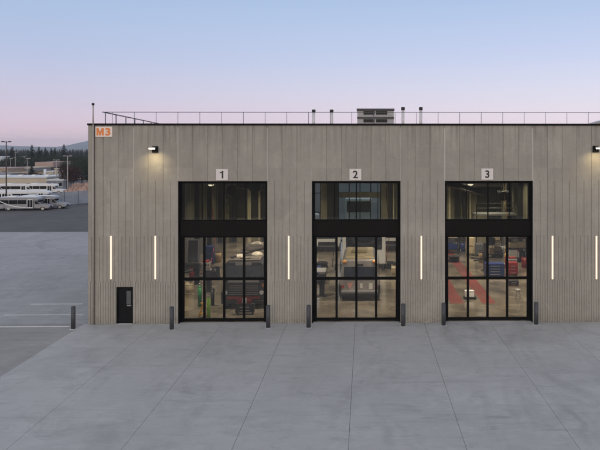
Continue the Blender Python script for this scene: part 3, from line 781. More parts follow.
# red walkway stripes in bay 3
for x0p, x1p, y_end in ((482.5, 496, 304), (451, 464.5, 304)):
    Da = gD(y_end); xa, xb = X_at(x0p, Da), X_at(x1p, Da)
    b = MB(); b.box(xa, xb, Da-D0, 31, .0065, .011); tag(b.build('floor_stripe', M_stripe), kind='structure')
Da = gD(262); b = MB(); b.box(X_at(451, gD(304)), X_at(496, gD(304))-1.0, 20.5, 21.3, .0068, .0115) ; tag(b.build('floor_stripe', M_stripe), kind='structure')
def cabinet(px0, px1, pyb, hgt, dep, m, label, name='tool_cabinet', cat='cabinet', drawers=4):
    D = gD(pyb); x0, x1 = X_at(px0, D), X_at(px1, D); w = (x1-x0)/2
    t = thing(name, label, cat, ((x0+x1)/2, D-D0, .006))
    b = MB(); b.box(-w, w, 0, dep, .1, hgt, .02); b.build('body', m, t)
    for k in range(drawers):
        z = .16+(hgt-.22)*k/drawers; b = MB(); b.box(-w+.04, w-.04, -.02, -.001, z, z+(hgt-.22)/drawers-.03, .004); dr = b.build('drawer', m, t)
        b = MB(); b.box(-w*.5, w*.5, -.04, -.0205, z+.06, z+.085); b.build('handle', M_rim, dr)
    for s in (-1, 1):
        for y in (.1, dep-.1):
            b = MB(); b.cyl((s*(w-.1), y-.02, .05), (s*(w-.1), y+.02, .05), .05, n=10); b.build('caster', M_tyre, t)
    return t
cabinet(486, 504.5, 278, 1.05, .9, M_blue, 'wide blue tool chest on the floor of bay 3')
cabinet(508.5, 518, 276.5, 1.0, .8, M_red, 'red tool trolley beside the blue chest in bay 3', drawers=3)
cabinet(203, 213.5, 264, 1.5, .7, M_blue, 'tall blue locker by the wall inside bay door 1', drawers=2)
cabinet(235, 254, 314, .62, .3, M_indark, 'low black tool trolley in front of the charcoal bus in bay 1', drawers=2)
cabinet(509, 519, 286.5, .35, .5, M_indark, 'low black floor box below the red trolley in bay 3', drawers=1)
cabinet(476, 483, 257, 1.1, .8, mat('slate_paint', (.10,.11,.13), .5), 'slate grey cabinet beside the beige one deep in bay 3', drawers=2)
cabinet(467, 475, 256, 1.6, .8, M_beige, 'beige cabinet deep in bay 3 left of the slate one', drawers=2)
# parts on the low trolley
D = gD(314)-.0
for px, m, lab in ((239, M_red, 'red oil can on the low black trolley'), (244, M_busw, 'white bottle on the low black trolley, tallest'), (249, M_red, 'red funnel jug at the right end of the low black trolley')):
    t = thing('fluid_can', lab, 'can', (X_at(px, D), D-D0+.15, .63))
    b = MB(); b.box(-.11, .11, -.08, .08, 0, .22 if m is M_red else .3, .03); b.build('can_body', m, t)
    b = MB(); b.cyl((0,0,.21), (.03,0,.36), .03, .02, n=10); b.build('spout', M_indark, t)
# gas bottles etc. in bay 1
def bottle(px, py, h, r, m, label, name='gas_cylinder', cat='gas cylinder'):
    D = gD(py); t = thing(name, label, cat, (X_at(px, D), D-D0, .006))
    b = MB(); b.cyl((0,0,0), (0,0,h*.82), r, n=18); b.sphere((0,0,h*.82), r*.995, (1,1,1), 8); b.build('shell', m, t)
    b = MB(); b.cyl((0,0,h*.82+r*.9), (0,0,h), r*.3, n=10); b.box(-r*.6, r*.6, -.02, .02, h-.05, h-.01); b.build('valve', M_rim, t)
bottle(199.8, 306, 1.45, .12, M_green, 'dark green gas cylinder standing inside bay door 1')
bottle(208.6, 317, 1.3, .10, M_lime, 'lime green gas cylinder close to the glass of bay door 1')
bottle(212.5, 305, 1.2, .11, M_indark, 'black gas cylinder behind the lime one in bay 1')
D = gD(316.5); t = thing('jack_stand', 'orange yellow jack stand close to the glass of bay door 1', 'jack stand', (X_at(202.5, D), D-D0, .006))
for s in (-1, 1):
    for q in (-1, 1):
        b = MB(); b.cyl((s*.19, q*.17, 0), (s*.06, q*.05, .55), .03, n=8); b.build('leg', M_yel, t)
b = MB(); b.box(-.1,.1,-.1,.1,.5,.56); b.cyl((0,0,.56),(0,0,.78),.05,n=12); b.box(-.12,.12,-.06,.06,.78,.83,.01); b.build('head', M_yel, t)
b = MB(); b.box(-.17,.17,-.16,.16,.18,.22); b.build('brace', M_yel, t)
# white crate on dolly in bay 3
D = gD(300); t = thing('crate', 'white crate resting on a dark dolly on the red stripe of bay 3', 'crate', (X_at(469.8, D), D-D0, .16))
b = MB(); b.box(-.28,.28,0,.4,0,.36,.02); b.build('box', mat('white_plastic', (.8,.8,.8), .5), t)
b = MB(); b.box(-.29,.29,-.01,.41,.361,.39,.008); b.build('lid', MATS['white_plastic'], t)
t = thing('dolly', 'dark wheeled dolly under the white crate in bay 3', 'dolly', (X_at(470.2, D), D-D0, .006))
b = MB(); b.box(-.4,.42,-.05,.5,.09,.15,.01); b.build('platform', M_indark, t)
for s in (-.33,.35):
    for y in (.02,.42):
        b = MB(); b.cyl((s,y-.02,.045),(s,y+.02,.045),.045,n=10); b.build('caster', M_tyre, t)
# stool/stand at right of bay 3
D = gD(300); t = thing('work_stool', 'small round metal work stool at the right of bay 3', 'stool', (X_at(518, D), D-D0, .006))
b = MB(); b.cyl((0,0,.6),(0,0,.66),.19,n=20); b.build('seat', M_rim, t)
for k in range(4):
    a = k*PI/2+.4; b = MB(); b.cyl((.22*math.cos(a),.22*math.sin(a),0),(.1*math.cos(a),.1*math.sin(a),.6),.018,n=8); b.build('leg', M_rim, t)
# black steel lift post in bay 3 and lift arms in bay 1
def lift(px, py, h, label):
    D = gD(py); t = thing('vehicle_lift', label, 'vehicle lift', (X_at(px, D), D-D0, .006))
    b = MB(); b.box(-.16,.16,-.16,.16,.04,h,.01); b.build('post', M_indark, t)
    b = MB(); b.box(-.32,.32,-.35,.35,0,.04); b.build('base', M_indark, t)
    b = MB(); b.box(-.22,.22,-.24,.2,.9,1.5,.02); b.build('carriage', M_indark, t)
    for a in (-.6, .5):
        b = MB(); b.cyl((0,-.1,1.0),(1.3*math.cos(a)*(-1 if px < 300 else -1), 1.3*math.sin(a)-.3,.95),.06,n=8); b.box(-.1,.1,-.4,-.24,.9,1.1); b.build('arm', M_indark, t)
lift(485.5, 271, 2.2, 'black vehicle lift post behind the blue tool chest in bay 3')
lift(197, 283, 1.35, 'short black lift post with arms at the left of bay 1')
lift(209, 291, 1.2, 'short black lift post with arms beside the charcoal bus in bay 1')
lift(322, 296, .9, 'low black lift post at the left of bay 2')
# storage racks
cols = [('red', M_red), ('blue', M_blue), ('cardboard', M_card), ('white', M_busw), ('beige', M_beige), ('black', M_indark)]
def rack(px0, px1, D, h, label, short, n=3, seed=1):
    rd = random.Random(seed)
    x0, x1 = X_at(px0, D), X_at(px1, D); w = x1-x0
    t = thing('storage_rack', label, 'rack', (x0, D-D0, .006))
    for x in (0, w):
        for y in (0, .8):
            b = MB(); b.box(x-.04, x+.04, y-.04, y+.04, 0, h); b.build('upright', M_indark, t)
    names = ['bottom', 'lower', 'middle', 'upper', 'top']
    for k in range(n):
        z = .3+k*(h-.5)/n
        b = MB(); b.box(.041, w-.041, -.02, .82, z, z+.06); b.build('shelf', M_indark, t)
        m = max(2, int(w/.9)); pos = ['left', 'middle left', 'middle', 'middle right', 'right', 'far right']
        for j in range(m):
            cn, cm = rd.choice(cols); bw = min(.7, w/m*.8); bh = rd.uniform(.35, .7)
            xx = x0+.15+(w-.3)*(j+.5)/m
            q = MB(); q.box(-bw/2, bw/2, 0, .5, 0, bh, .02); q.box(-bw/2-.01, bw/2+.01, -.01, .51, bh*.8, bh*.86)
            tag(q.build('storage_box', cm, None, (xx, D-D0+.1, z+.067)), '%s box on the %s shelf of the %s, %s position' % (cn, ['bottom', 'middle', 'top', 'upper'][k], short, pos[j]), 'box', 'boxes on the storage racks')
rack(446, 459, 66, 2.6, 'storage rack of mixed boxes deep in the left of bay 3', 'left rack in bay 3', 2, 3)
rack(488, 503, 63, 3.0, 'storage rack of mixed boxes behind the blue chest in bay 3', 'rack behind the blue chest', 3, 5)
rack(508, 528, 61, 3.0, 'storage rack of mixed boxes at the right of bay 3', 'right rack in bay 3', 3, 11)
rack(186, 200, 66, 2.6, 'storage rack of mixed boxes at the left of bay 1', 'rack in bay 1', 3, 8)
rack(313, 322, 70, 2.6, 'storage rack of boxes at the back left of bay 2', 'rack in bay 2', 2, 9)
# workbench bits at left of bay 2
D = gD(284); t = thing('workbench', 'narrow steel workbench with tools at the left of bay 2', 'workbench', (X_at(319, D)-.5, D-D0, .006))
b = MB(); b.box(0,.95,0,1.8,.82,.88); b.build('top', M_rim, t)
for x in (.05,.9):
    for y in (.05,1.75):
        b = MB(); b.box(x-.03,x+.03,y-.03,y+.03,0,.819); b.build('leg', M_indark, t)
b = MB(); b.box(.05,.9,.05,1.75,.3,.34); b.build('shelf', M_indark, t)
def tyres(px, py, n, label, r=.5):
    D = gD(py); t = thing('tyre_stack', label, 'tyres', (X_at(px, D), D-D0, .006))
    for k in range(n):
        b = MB()
        for j in range(20):
            a0 = j/20*2*PI; a1 = (j+1)/20*2*PI
            b.cyl(((r-.13)*math.cos(a0), (r-.13)*math.sin(a0), .13+k*.265), ((r-.13)*math.cos(a1), (r-.13)*math.sin(a1), .13+k*.265), .13, n=8, cap=False)
        b.build('tyre', M_tyre, t)
tyres(191, 272, 3, 'stack of three tyres by the left edge of bay 1')
tyres(390, 268, 2, 'pair of stacked tyres behind the right panes of bay 2')
tyres(497, 258, 3, 'stack of three tyres behind the blue tool chest')
tyres(322, 268, 2, 'pair of stacked tyres behind the left panes of bay 2')
tyres(454, 262, 2, 'pair of stacked tyres on the red stripe deep in bay 3')
def drum(px, py, m, label):
    D = gD(py); t = thing('oil_drum', label, 'drum', (X_at(px, D), D-D0, .006))
    b = MB(); b.cyl((0,0,0), (0,0,.88), .29, n=22)
    b.build('shell', m, t)
    for z in (.02,.3,.6,.85):
        b = MB(); b.cyl((0,0,z), (0,0,z+.03), .303, n=22); b.build('hoop', m, t)
drum(189.5, 293, M_beige, 'beige oil drum at the left edge of bay 1')
drum(525, 268, M_red, 'red oil drum at the right edge of bay 3')
drum(522, 262, M_indark, 'black oil drum behind the red drum in bay 3')
drum(508, 268, M_red, 'red oil drum between blue chest and red trolley')
drum(395, 276, M_beige, 'beige oil drum at the right edge of bay 2')
drum(317, 276, M_blue, 'blue oil drum at the left edge of bay 2')
drum(462, 252, M_blue, 'blue oil drum deep in the left of bay 3')
drum(218, 262, M_card, 'brown oil drum beside the tall blue locker in bay 1')
cabinet(188, 198, 262, 1.9, .6, mat('slate_paint', (.10,.11,.13), .5), 'tall slate locker left of the blue locker in bay 1', drawers=2)
cabinet(514, 521, 262, 1.5, .6, M_red, 'tall red tool chest at the back right of bay 3', drawers=5)
cabinet(493, 500, 251, 1.6, .6, M_beige, 'tall beige cabinet deep behind the blue tool chest', drawers=2)
cabinet(520.5, 527, 257, 2.0, .6, M_red, 'tall red parts cabinet at the far right of bay 3', drawers=6)
cabinet(449, 455, 250, 1.4, .6, mat('slate_paint', (.10,.11,.13), .5), 'slate cabinet at the far left deep in bay 3', drawers=3)
cabinet(378.5, 386, 259, 1.3, .6, M_red, 'red parts cabinet behind the right panes of bay 2', drawers=4)
drum(482, 263, M_card, 'brown oil drum left of the black lift post in bay 3')
drum(501.5, 255, M_busw, 'white drum deep behind the blue tool chest')
drum(216, 279, M_indark, 'black oil drum beside the charcoal bus in bay 1')
drum(193, 279, M_red, 'red oil drum at the left of bay 1')
def engine(px, py, label):
    D = gD(py); t = thing('engine_on_stand', label, 'engine', (X_at(px, D), D-D0, .006))
    b = MB(); b.box(-.35,.35,-.3,.4,.5,.95,.06); b.build('engine_block', M_rim, t)
    b = MB(); b.box(-.28,.28,-.2,.3,.951,1.1,.03); b.build('cylinder_head', mat('rust_red_panel', (.30,.03,.022)), t)
    for k in range(4):
        b = MB(); b.cyl((-.24+k*.16,-.36,.75), (-.24+k*.16,-.301,.85), .04, n=8); b.build('exhaust_port', M_indark, t)
    for x in (-.3,.3):
        for y in (-.25,.35):
            b = MB(); b.cyl((x,y,0), (x*.8,y*.8,.5), .03, n=6); b.build('leg', M_red, t)
    b = MB(); b.cyl((-.36,0,.7), (-.40,0,.7), .2, n=16); b.build('flywheel', M_indark, t)
engine(512, 271, 'grey engine with a red top on a stand, right of bay 3')
engine(206, 274, 'grey engine with a red top on a stand, left of bay 1')
# fixed scissor platform and hose reels
for px, pz, D, lab in ((255, 186, 48, 'dark hose reel hung high behind the upper glass of bay 1, right side'), (232, 190, 60, 'dark hose reel hung behind the upper glass of bay 1, centre'), (503, 196, 62, 'dark hose reel hung behind the upper glass of bay 3')):
    c = at(px, pz, D); t = thing('hose_reel', lab, 'hose reel', c)
    b = MB(); b.cyl((0,-.2,0), (0,.2,0), .42, n=22); b.build('drum', M_indark, t)
    b = MB(); b.box(-.5,.5,-.05,.05,.3,.45); b.build('frame', M_rim, t)
    b = MB(); b.cyl((0,0,.45), (0,0,10.29-c.z), .04, n=8); b.build('hanger', M_indark, t)
for px, D, zl, m, lab in ((213, 47, 1.9, M_red, 'red air hose hanging in the left part of bay 1'), (226, 55, 2.8, M_indark, 'black air hose hanging behind the charcoal bus'), (334, 49, 1.6, M_indark, 'black air hose hanging left of the tan-roofed bus'),
                      (388, 50, 1.8, M_red, 'red air hose hanging right of the tan-roofed bus'), (506, 52, 1.4, M_yel, 'yellow air hose hanging above the red tool trolley'), (462, 56, 1.8, M_indark, 'black air hose hanging left of the slate cabinet')):
    X = X_at(px, D); t = thing('air_hose', lab, 'hose', (X, D-D0, 0))
    b = MB(); pts = [Vector((.12*math.sin(k*.9), .1*math.cos(k*1.3), 10.28-(10.28-zl)*k/12)) for k in range(13)]
    for a, c in zip(pts, pts[1:]): b.cyl(a, c, .022, n=6)
    b.build('tube', m, t)
    b = MB(); b.cyl(pts[-1], pts[-1]-Vector((0,0,.16)), .04, n=8); b.build('coupling', M_rim, t)
# big ducts across the hall
for y, z, lab in ((29.5, 6.3, 'long pale metal air duct across the hall near the rear wall'),):
    t = thing('air_duct', lab, 'duct', (0, y, z))
    b = MB(); b.cyl((4.5,0,0), (13.5,0,0), .3, n=18); b.build('tube', M_rim, t)
    for x in (5.5, 9, 12.5):
        b = MB(); b.cyl((x,0,.3), (x,0,10.29-z), .02, n=6); b.build('hanger', M_indark, t)
for px, py0, py1, D, lab in ((519, 186, 214, 73, 'bright vertical tube lamp on the rear wall behind the upper right glass of bay 3'), (187, 186, 200, 73, 'short dim tube lamp on the rear wall behind the upper glass of bay 1')):
    a = at(px, py1, D); z1 = Z_at(px, py0, D); t = thing('tube_lamp', lab, 'tube lamp', a)
    b = MB(); b.box(-.07,.07,.02,.08,0,z1-a.z); b.build('housing', M_rim, t)
    b = MB(); b.cyl((0,0,.02), (0,0,z1-a.z-.02), .03, n=8); b.build('tube', emit('tube_glow', (.85,1,.8), .9), t)
for px, py, D, lab in ((470.5, 184.5, 55, 'lit round pendant lamp behind the upper glass of the right bay door'), (211, 185.0, 55, 'lit round pendant lamp behind the upper glass of the left bay door')):
    a = at(px, py, D); t = thing('pendant_lamp', lab, 'pendant lamp', a)
    b = MB(); b.cyl((0,0,.05), (0,0,.3), .34, .12, n=18); b.build('shade', M_rim, t)
    b = MB(); b.sphere((0,0,.04), .22, (1,1,.6), 8); b.build('bulb', emit('pendant_glow', (1,.85,.6), 2.0), t)
    b = MB(); b.cyl((0,0,.3), (0,0,10.29-a.z), .015, n=6); b.build('cable', M_indark, t)
a = at(497, 214, 66); t = thing('mezzanine_platform', 'steel platform with rails deep behind the upper glass of bay 3', 'platform', (a.x, a.y, 0.006))
b = MB(); b.box(-2.0,2.0,0,2.2,a.z-.15,a.z); b.build('deck', M_rim, t)
for x in (-1.95,1.87):
    for y in (0,2.1):
        b = MB(); b.box(x,x+.08,y,y+.08,0,a.z+1.0 if y == 0 else a.z-.151); b.build('post', M_indark, t)
for z in (.55, 1.0):
    b = MB(); b.cyl((-1.9,-.02,a.z+z), (1.9,-.02,a.z+z), .03, n=8); b.build('rail', M_rim, t)
# mezzanine bench with lit clutter seen through the upper glass of bay 3
# overhead crane beams and duct
def beam(a, bb, r, label, name='overhead_beam', cat='beam'):
    t = thing(name, label, cat, (0,0,0)); v = Vector(bb)-Vector(a)
    b = MB(); rot = Vector((0,1,0)).rotation_difference(v.normalized()).to_matrix()
    L = v.length; c = (Vector(a)+Vector(bb))/2
    for (x0,x1,z0,z1) in ((-r,r,r*.8,r),(-r,r,-r,-r*.8),(-r*.15,r*.15,-r*.8,r*.8)):
        bb_ = MB(); g0 = len(b.bm.verts)
        r_ = bmesh.ops.create_cube(b.bm, size=1); vs = r_['verts']
        bmesh.ops.scale(b.bm, vec=(x1-x0, L, z1-z0), verts=vs); bmesh.ops.translate(b.bm, vec=((x0+x1)/2,0,(z0+z1)/2), verts=vs)
        bmesh.ops.rotate(b.bm, cent=(0,0,0), matrix=rot, verts=vs); bmesh.ops.translate(b.bm, vec=c, verts=vs); bb_.bm.free()
    b.build('girder', M_indark, t)
    b = MB(); b.box(c.x-.03, c.x+.03, c.y-.03, c.y+.03, c.z+r, 10.29); b.build('hanger', M_indark, t)
beam(at(440, 181, 50), at(482, 192.5, 56), .22, 'dark slanting crane girder behind the upper glass of bay 3')
beam(at(236, 184, 50), at(272, 188, 54), .25, 'dark crane girder behind the upper glass of bay 1')
# ceiling luminaires (the hall's lamps)
M_hall = emit('hall_lamp_glow', (1,.88,.68), 5)
HL = [(x, y) for x in (-11.2, -5.0, 1.5, 8.0, 12.3) for y in (4.5, 13, 22, 30)]
pos_n = {4.5: 'nearest the bay doors', 13: 'second row in', 22: 'third row in', 30: 'nearest the rear wall'}
for i, (x, y) in enumerate(HL):
    z = 7.9
    t = thing('high_bay_lamp', 'lit hall lamp under the ceiling, %s, in %s line from left' % (pos_n[y], ['first', 'second', 'third', 'fourth', 'fifth'][i//4]), 'ceiling lamp', (x, y, z), 0, 'lamps hung from the hall ceiling')
    b = MB(); b.cyl((0,0,.02), (0,0,.28), .26, .12, n=20); b.build('shade', M_indark, t)
    b = MB(); b.cyl((0,0,-.01), (0,0,.018), .24, n=20); b.build('lens', M_hall, t)
    b = MB(); b.cyl((0,0,.28), (0,0,2.38), .012, n=6); b.build('cable', M_indark, t)
    l = bpy.data.lights.new('hall_light', 'AREA'); l.shape = 'DISK'; l.size = .4; l.spread = math.radians(112); l.energy = HALL_W if 'HALL_W' in globals() else 290; l.color = (1,.86,.66)
    o = bpy.data.objects.new('hall_light', l); C.objects.link(o); o.parent = t; o.location = (0,0,-.05)

# ---------------------------------------------------------------- far yard and town
M_fence = mat('blue_grey_fence', (.30,.33,.38), .6, 0, .12, .6)
t = thing('fence', 'pale blue grey slatted yard fence running from the bus noses to the garage', 'fence')
a = gp(50, 206.5); c_ = gp(130, 199.0); v = (c_-a); L = v.length; u = v/L
n = int(L/3); 
b = MB()
for k in range(n):
    p0 = a+u*(k*3+.06); p1 = a+u*(k*3+2.94); q = (p0+p1)/2
    rot = Matrix.Rotation(math.atan2(u.y, u.x), 3, 'Z')
    for j in range(9):
        b.box(q.x-1.44, q.x+1.44, q.y-.015, q.y+.015, .12+j*.24, .12+j*.24+.215, rot=rot)
b.build('slat_panels', M_fence, t)
for k in range(n+1):
    p0 = a+u*k*3; b = MB(); b.box(p0.x-.06, p0.x+.06, p0.y-.06, p0.y+.06, -.05, 2.4); b.build('post', mat('fence_post', (.12,.14,.17), .6), t)
def lowbuilding(px0, px1, D, ztop, dep, wm, rm, label, z_eave=None, nwin=0, name='low_building', parapet=.3, bump=0, hip=False):
    x0, x1 = X_at(px0, D), X_at(px1, D); y = D-D0
    t = thing(name, label, 'building', ((x0+x1)/2, y, -.05)); w = (x1-x0)/2
    ze = z_eave or ztop-parapet
    b = MB(); b.box(-w, w, 0, dep, 0, ze); b.build('wall', wm, t)
    b = MB()
    if hip:
        o = .4
        b.prism([(-w-o, ze+.001), (-w+1.2, ztop), (w-1.2, ztop), (w+o, ze+.001)], -o, dep+o)
    else: b.box(-w-.12, w+.12, -.12, dep+.12, ze+.001, ztop)
    r = b.build('roof', rm, t)
    for k in range(bump):
        xx = -w+2*w*(k+.5)/bump; q = MB(); q.box(xx-.45, xx+.45, dep*.3, dep*.3+.9, ztop+.001, ztop+.38, .03); q.build('roof_vent', M_busw, r)
    for k in range(nwin):
        xx = -w+2*w*(k+.5)/nwin; ww = w/nwin*.55
        q = MB(); q.box(xx-ww, xx+ww, -.06, -.001, ze*.35, ze*.78); f = q.build('window', M_vglass, t)
        q = MB(); q.box(xx-ww-.1, xx+ww+.1, -.1, -.001, ze*.35-.12, ze*.35-.001); q.build('sill', M_busw, f)
M_cream = mat('cream_wall', (.52,.46,.36), .8, 0, .08, .3)
M_beigew = mat('tan_wall', (.36,.29,.22), .8, 0, .1, .3)
M_greyw = mat('grey_wall', (.24,.25,.28), .8, 0, .1, .3)
M_whroof = mat('white_roof', (.62,.64,.68), .7, 0, .08, .3)
M_pkroof = mat('dusty_pink_roof', (.38,.28,.25), .8, 0, .1, .3)
M_dkroof = mat('dark_shingle', (.09,.085,.08), .9, 0, .2, .5)
zz = lambda px, py, D: Z_at(px, py, D)
lowbuilding(-75, 46.5, 172, zz(20,176.6,172), 12, M_cream, M_whroof, 'long low cream building with a white roof behind the parked buses', nwin=0, bump=9)
lowbuilding(47.2, 63, 168, zz(55,179.2,168), 10, M_greyw, M_whroof, 'low grey building at the right end of the cream building', nwin=3)
lowbuilding(-30, 8, 215, zz(5,168,215), 14, M_beigew, M_pkroof, 'tan building with pinkish roof at the far left behind the cream building', nwin=5)
lowbuilding(9, 31, 225, zz(20,167.5,225), 14, M_greyw, M_cream, 'grey building with pale roof edge between tan building and pine', nwin=4)
lowbuilding(35.5, 53, 240, zz(43,162,240), 14, M_dkroof, M_pkroof, 'dark walled building with a wide dusty pink roof band above the cream building', z_eave=zz(43,167,240), nwin=5)
lowbuilding(74, 90, 205, zz(80,176.5,205), 12, M_greyw, M_whroof, 'low grey building with white roof beside the garage corner', nwin=3)
lowbuilding(53, 62, 215, zz(57,173.5,215), 8, M_greyw, M_whroof, 'small grey white roofed shed left of the red leaved tree', nwin=2)
lowbuilding(79, 95, 620, zz(85,153.4,620), 40, M_whroof, M_whroof, 'distant white warehouse in front of the hills by the garage corner')
lowbuilding(-40, 2, 420, zz(0,156.8,420), 30, M_whroof, M_whroof, 'distant white building between the trees at the far left')
D = 205; X = X_at(45, D); t = thing('white_tank', 'tall narrow white tank standing behind the cream building', 'tank', (X, D-D0, -.05))
b = MB(); b.cyl((0,0,0), (0,0,zz(45,169.5,D)), .38, n=20); b.build('shell', M_busw, t)
b = MB(); b.sphere((0,0,zz(45,169.5,D)), .375, (1,1,.4), 8); b.build('dome', M_busw, t)
D = 188; t = thing('white_post', 'pale tapered gate pillar beside the red leaved tree', 'pillar', (X_at(56.8, D), D-D0, -.05))
b = MB(); b.box(-.35,.35,-.35,.35,0,zz(57,169,D),.03); b.build('shaft', M_cream, t)
b = MB(); b.box(-.5,.5,-.5,.5,zz(57,169,D),zz(57,168,D),.03); b.build('cap', M_cream, t)
# lamp posts
def lamp(px, pyt, D, label, m, heads=2, r=.10):
    zt = zz(px, pyt, D); t = thing('lamp_post', label, 'lamp post', (X_at(px, D), D-D0, -.05))
    b = MB(); b.cyl((0,0,0), (0,0,zt), r*1.2, r*.8, n=12); b.build('pole', m, t)
    b = MB(); b.cyl((0,0,.0), (0,0,.5), .28, n=12); b.build('base', M_greyw, t)
    b = MB(); b.cyl((-.4,0,zt-.1), (.4,0,zt-.1), .05, n=8); b.build('crossarm', m, t)
    for s in ((-1, 1) if heads == 2 else (1,)):
        q = MB(); q.box(s*.55-.2, s*.55+.2, -.18, .18, zt-.14, zt+.02, .04); q.build('lamp_head', m, t)
M_pole1 = mat('brown_pole', (.06,.045,.04), .7); M_pole2 = mat('pale_pole', (.36,.33,.32), .6)
lowbuilding(12, 29, 200, zz(20,172.2,200), 8, M_dkroof, M_beigew, 'small dark shed with a tan roof edge behind the cream building', nwin=3)
lowbuilding(-20, 11, 195, zz(5,173.2,195), 8, M_beigew, M_greyw, 'small tan shed with a grey roof at the left behind the cream building', nwin=4)
lowbuilding(34, 43, 205, zz(38,170.5,205), 8, M_beigew, M_dkroof, 'small tan hut with a dark roof left of the white tank', nwin=2)
lowbuilding(47, 53, 200, zz(50,170.8,200), 8, M_cream, M_whroof, 'small cream hut with a white roof right of the white tank', nwin=2)
lamp(6.3, 141, 118, 'tall dark double headed lamp post among the buses at the left', M_pole1)
lamp(67.5, 155.3, 128, 'pale double headed lamp post rising behind the fence', M_pole2)
lamp(56.3, 159.5, 175, 'pale lamp post left of the red leaved tree', M_pole2, 2, .08)
lamp(27.3, 158, 185, 'thin pale lamp post above the cream building, next to the dark pine', M_pole2, 1, .07)
lamp(15.3, 152, 235, 'thin far lamp post among the trees at the left', M_pole2, 1, .07)
lamp(10.4, 158, 228, 'thin far lamp post behind the tan building', M_pole2, 1, .07)
# earth mound behind the fence
D = 152; b = MB(); xm0, xm1 = X_at(68, D), X_at(99, D)
bmg = bmesh.ops.create_grid(b.bm, x_segments=90, y_segments=22, size=1)
rd = random.Random(4)
for v in b.bm.verts:
    ux, uy = v.co.x, v.co.y
    e = max(0, 1-abs(ux)**3)*max(0, 1-uy*uy)
    v.co = Vector(((xm0+xm1)/2+ux*(xm1-xm0)/2, D-D0+uy*4, -.05+2.2*e**.5*(.8+.08*math.sin(ux*9)+.3*rd.random())))
tag(b.build('earth_mound', mat('pinkish_earth', (.44,.30,.24), .95, 0, .25, .8, bump=.6)), 'pinkish tan earth mound behind the fence by the garage corner', 'mound')

# trees
def leaf_mat(name, c1, c2):
    m, t, out = nt(name); p = t.nodes.new('ShaderNodeBsdfPrincipled'); t.links.new(p.outputs[0], out.inputs[0])
    p.inputs['Roughness'].default_value = .8; p.inputs['Specular IOR Level'].default_value = .2
    tc = t.nodes.new('ShaderNodeTexCoord'); n = t.nodes.new('ShaderNodeTexNoise'); n.inputs['Scale'].default_value = .9; n.inputs['Detail'].default_value = 3
    r = t.nodes.new('ShaderNodeValToRGB'); r.color_ramp.elements[0].position = .35; r.color_ramp.elements[1].position = .65
    r.color_ramp.elements[0].color = c1+(1,); r.color_ramp.elements[1].color = c2+(1,)
    t.links.new(tc.outputs['Object'], n.inputs['Vector']); t.links.new(n.outputs['Fac'], r.inputs[0]); t.links.new(r.outputs[0], p.inputs['Base Color'])
    MATS[name] = m; return m
M_fir = leaf_mat('fir_needles', (.008,.013,.010), (.016,.024,.016))
M_leaf = leaf_mat('green_leaves', (.014,.024,.010), (.032,.044,.018))
M_redleaf = leaf_mat('red_leaves', (.030,.011,.010), (.060,.022,.018))
M_bark = mat('bark', (.05,.04,.03), .9, 0, .3, 3)
def conifer_mesh(seed, h=12., w=4.2):
    rd = random.Random(seed); b = MB(); bm = b.bm
    nl = 26
    for i in range(nl):
        f = i/(nl-1); z = h*(.10+.88*f); R = (w/2)*(1-f)**.85*rd.uniform(.75, 1.15)+.12
        nb = max(6, int(17*(1-f)+5))
        for k in range(nb):
            a = rd.uniform(0, 2*PI); rr = R*rd.uniform(.55, 1.1); dz = -rr*rd.uniform(.2, .5)
            d = Vector((math.cos(a), math.sin(a), 0)); s = Vector((-d.y, d.x, 0))
            p0 = Vector((0,0,z)); p1 = p0+d*rr+Vector((0,0,dz))
            for j in range(3):
                q = p0.lerp(p1, .25+.3*j); wd = (.34+.10*rr)*(1.1-.25*j); ln = rr*.28+.12
                tw = rd.uniform(-.5, .5)
                up = Vector((0,0,rd.uniform(.1,.3)))
                bm.faces.new([bm.verts.new(q-s*wd+up*-1), bm.verts.new(q+d*ln*.4-s*wd*.2+up*tw), bm.verts.new(q+d*ln+Vector((0,0,dz*.3))), bm.verts.new(q+s*wd-up)])
    me = bpy.data.meshes.new('crown'); bm.to_mesh(me); bm.free(); me.materials.append(M_fir)
    b = MB(); b.cyl((0,0,0), (0,0,h*.97), .22, .03, n=8); m2 = bpy.data.meshes.new('trunk'); b.bm.to_mesh(m2); b.bm.free(); m2.materials.append(M_bark)
    return me, m2
def broad_mesh(seed, h, w, m, th=.25):
    rd = random.Random(seed); b = MB(); bm = b.bm
    cl = []
    for i in range(26):
        a = rd.uniform(0, 2*PI); e = rd.uniform(-.6, 1); rr = rd.uniform(.35, .95)
        c = Vector((math.cos(a)*rr*w*.42*math.sqrt(max(0.1, 1-e*e*.7)), math.sin(a)*rr*w*.42*math.sqrt(max(.1, 1-e*e*.7)), h*(.58+.34*e)))
        cl.append((c, rd.uniform(.12, .24)*w))
    for c, r in cl:
        for k in range(90):
            d = Vector((rd.gauss(0,1), rd.gauss(0,1), rd.gauss(0,1))).normalized(); q = c+d*r*rd.uniform(.55, 1.05)*Vector((1,1,.75)).length/1.6
            s = rd.uniform(.10, .24); u_ = Vector((rd.gauss(0,1), rd.gauss(0,1), rd.gauss(0,1))).normalized(); v_ = u_.cross(d).normalized() if abs(u_.dot(d)) < .98 else Vector((1,0,0))
            bm.faces.new([bm.verts.new(q-u_*s), bm.verts.new(q+v_*s*.7), bm.verts.new(q+u_*s), bm.verts.new(q-v_*s*.7)])
    me = bpy.data.meshes.new('crown'); bm.to_mesh(me); bm.free(); me.materials.append(m)
    b = MB(); b.cyl((0,0,0), (0,0,h*.5), .2, .12, n=8)
    for k in range(6):
        c = cl[k][0]; b.cyl((0,0,h*.3), tuple(c), .09, .02, n=6)
    m2 = bpy.data.meshes.new('trunk'); b.bm.to_mesh(m2); b.bm.free(); m2.materials.append(M_bark)
    return me, m2
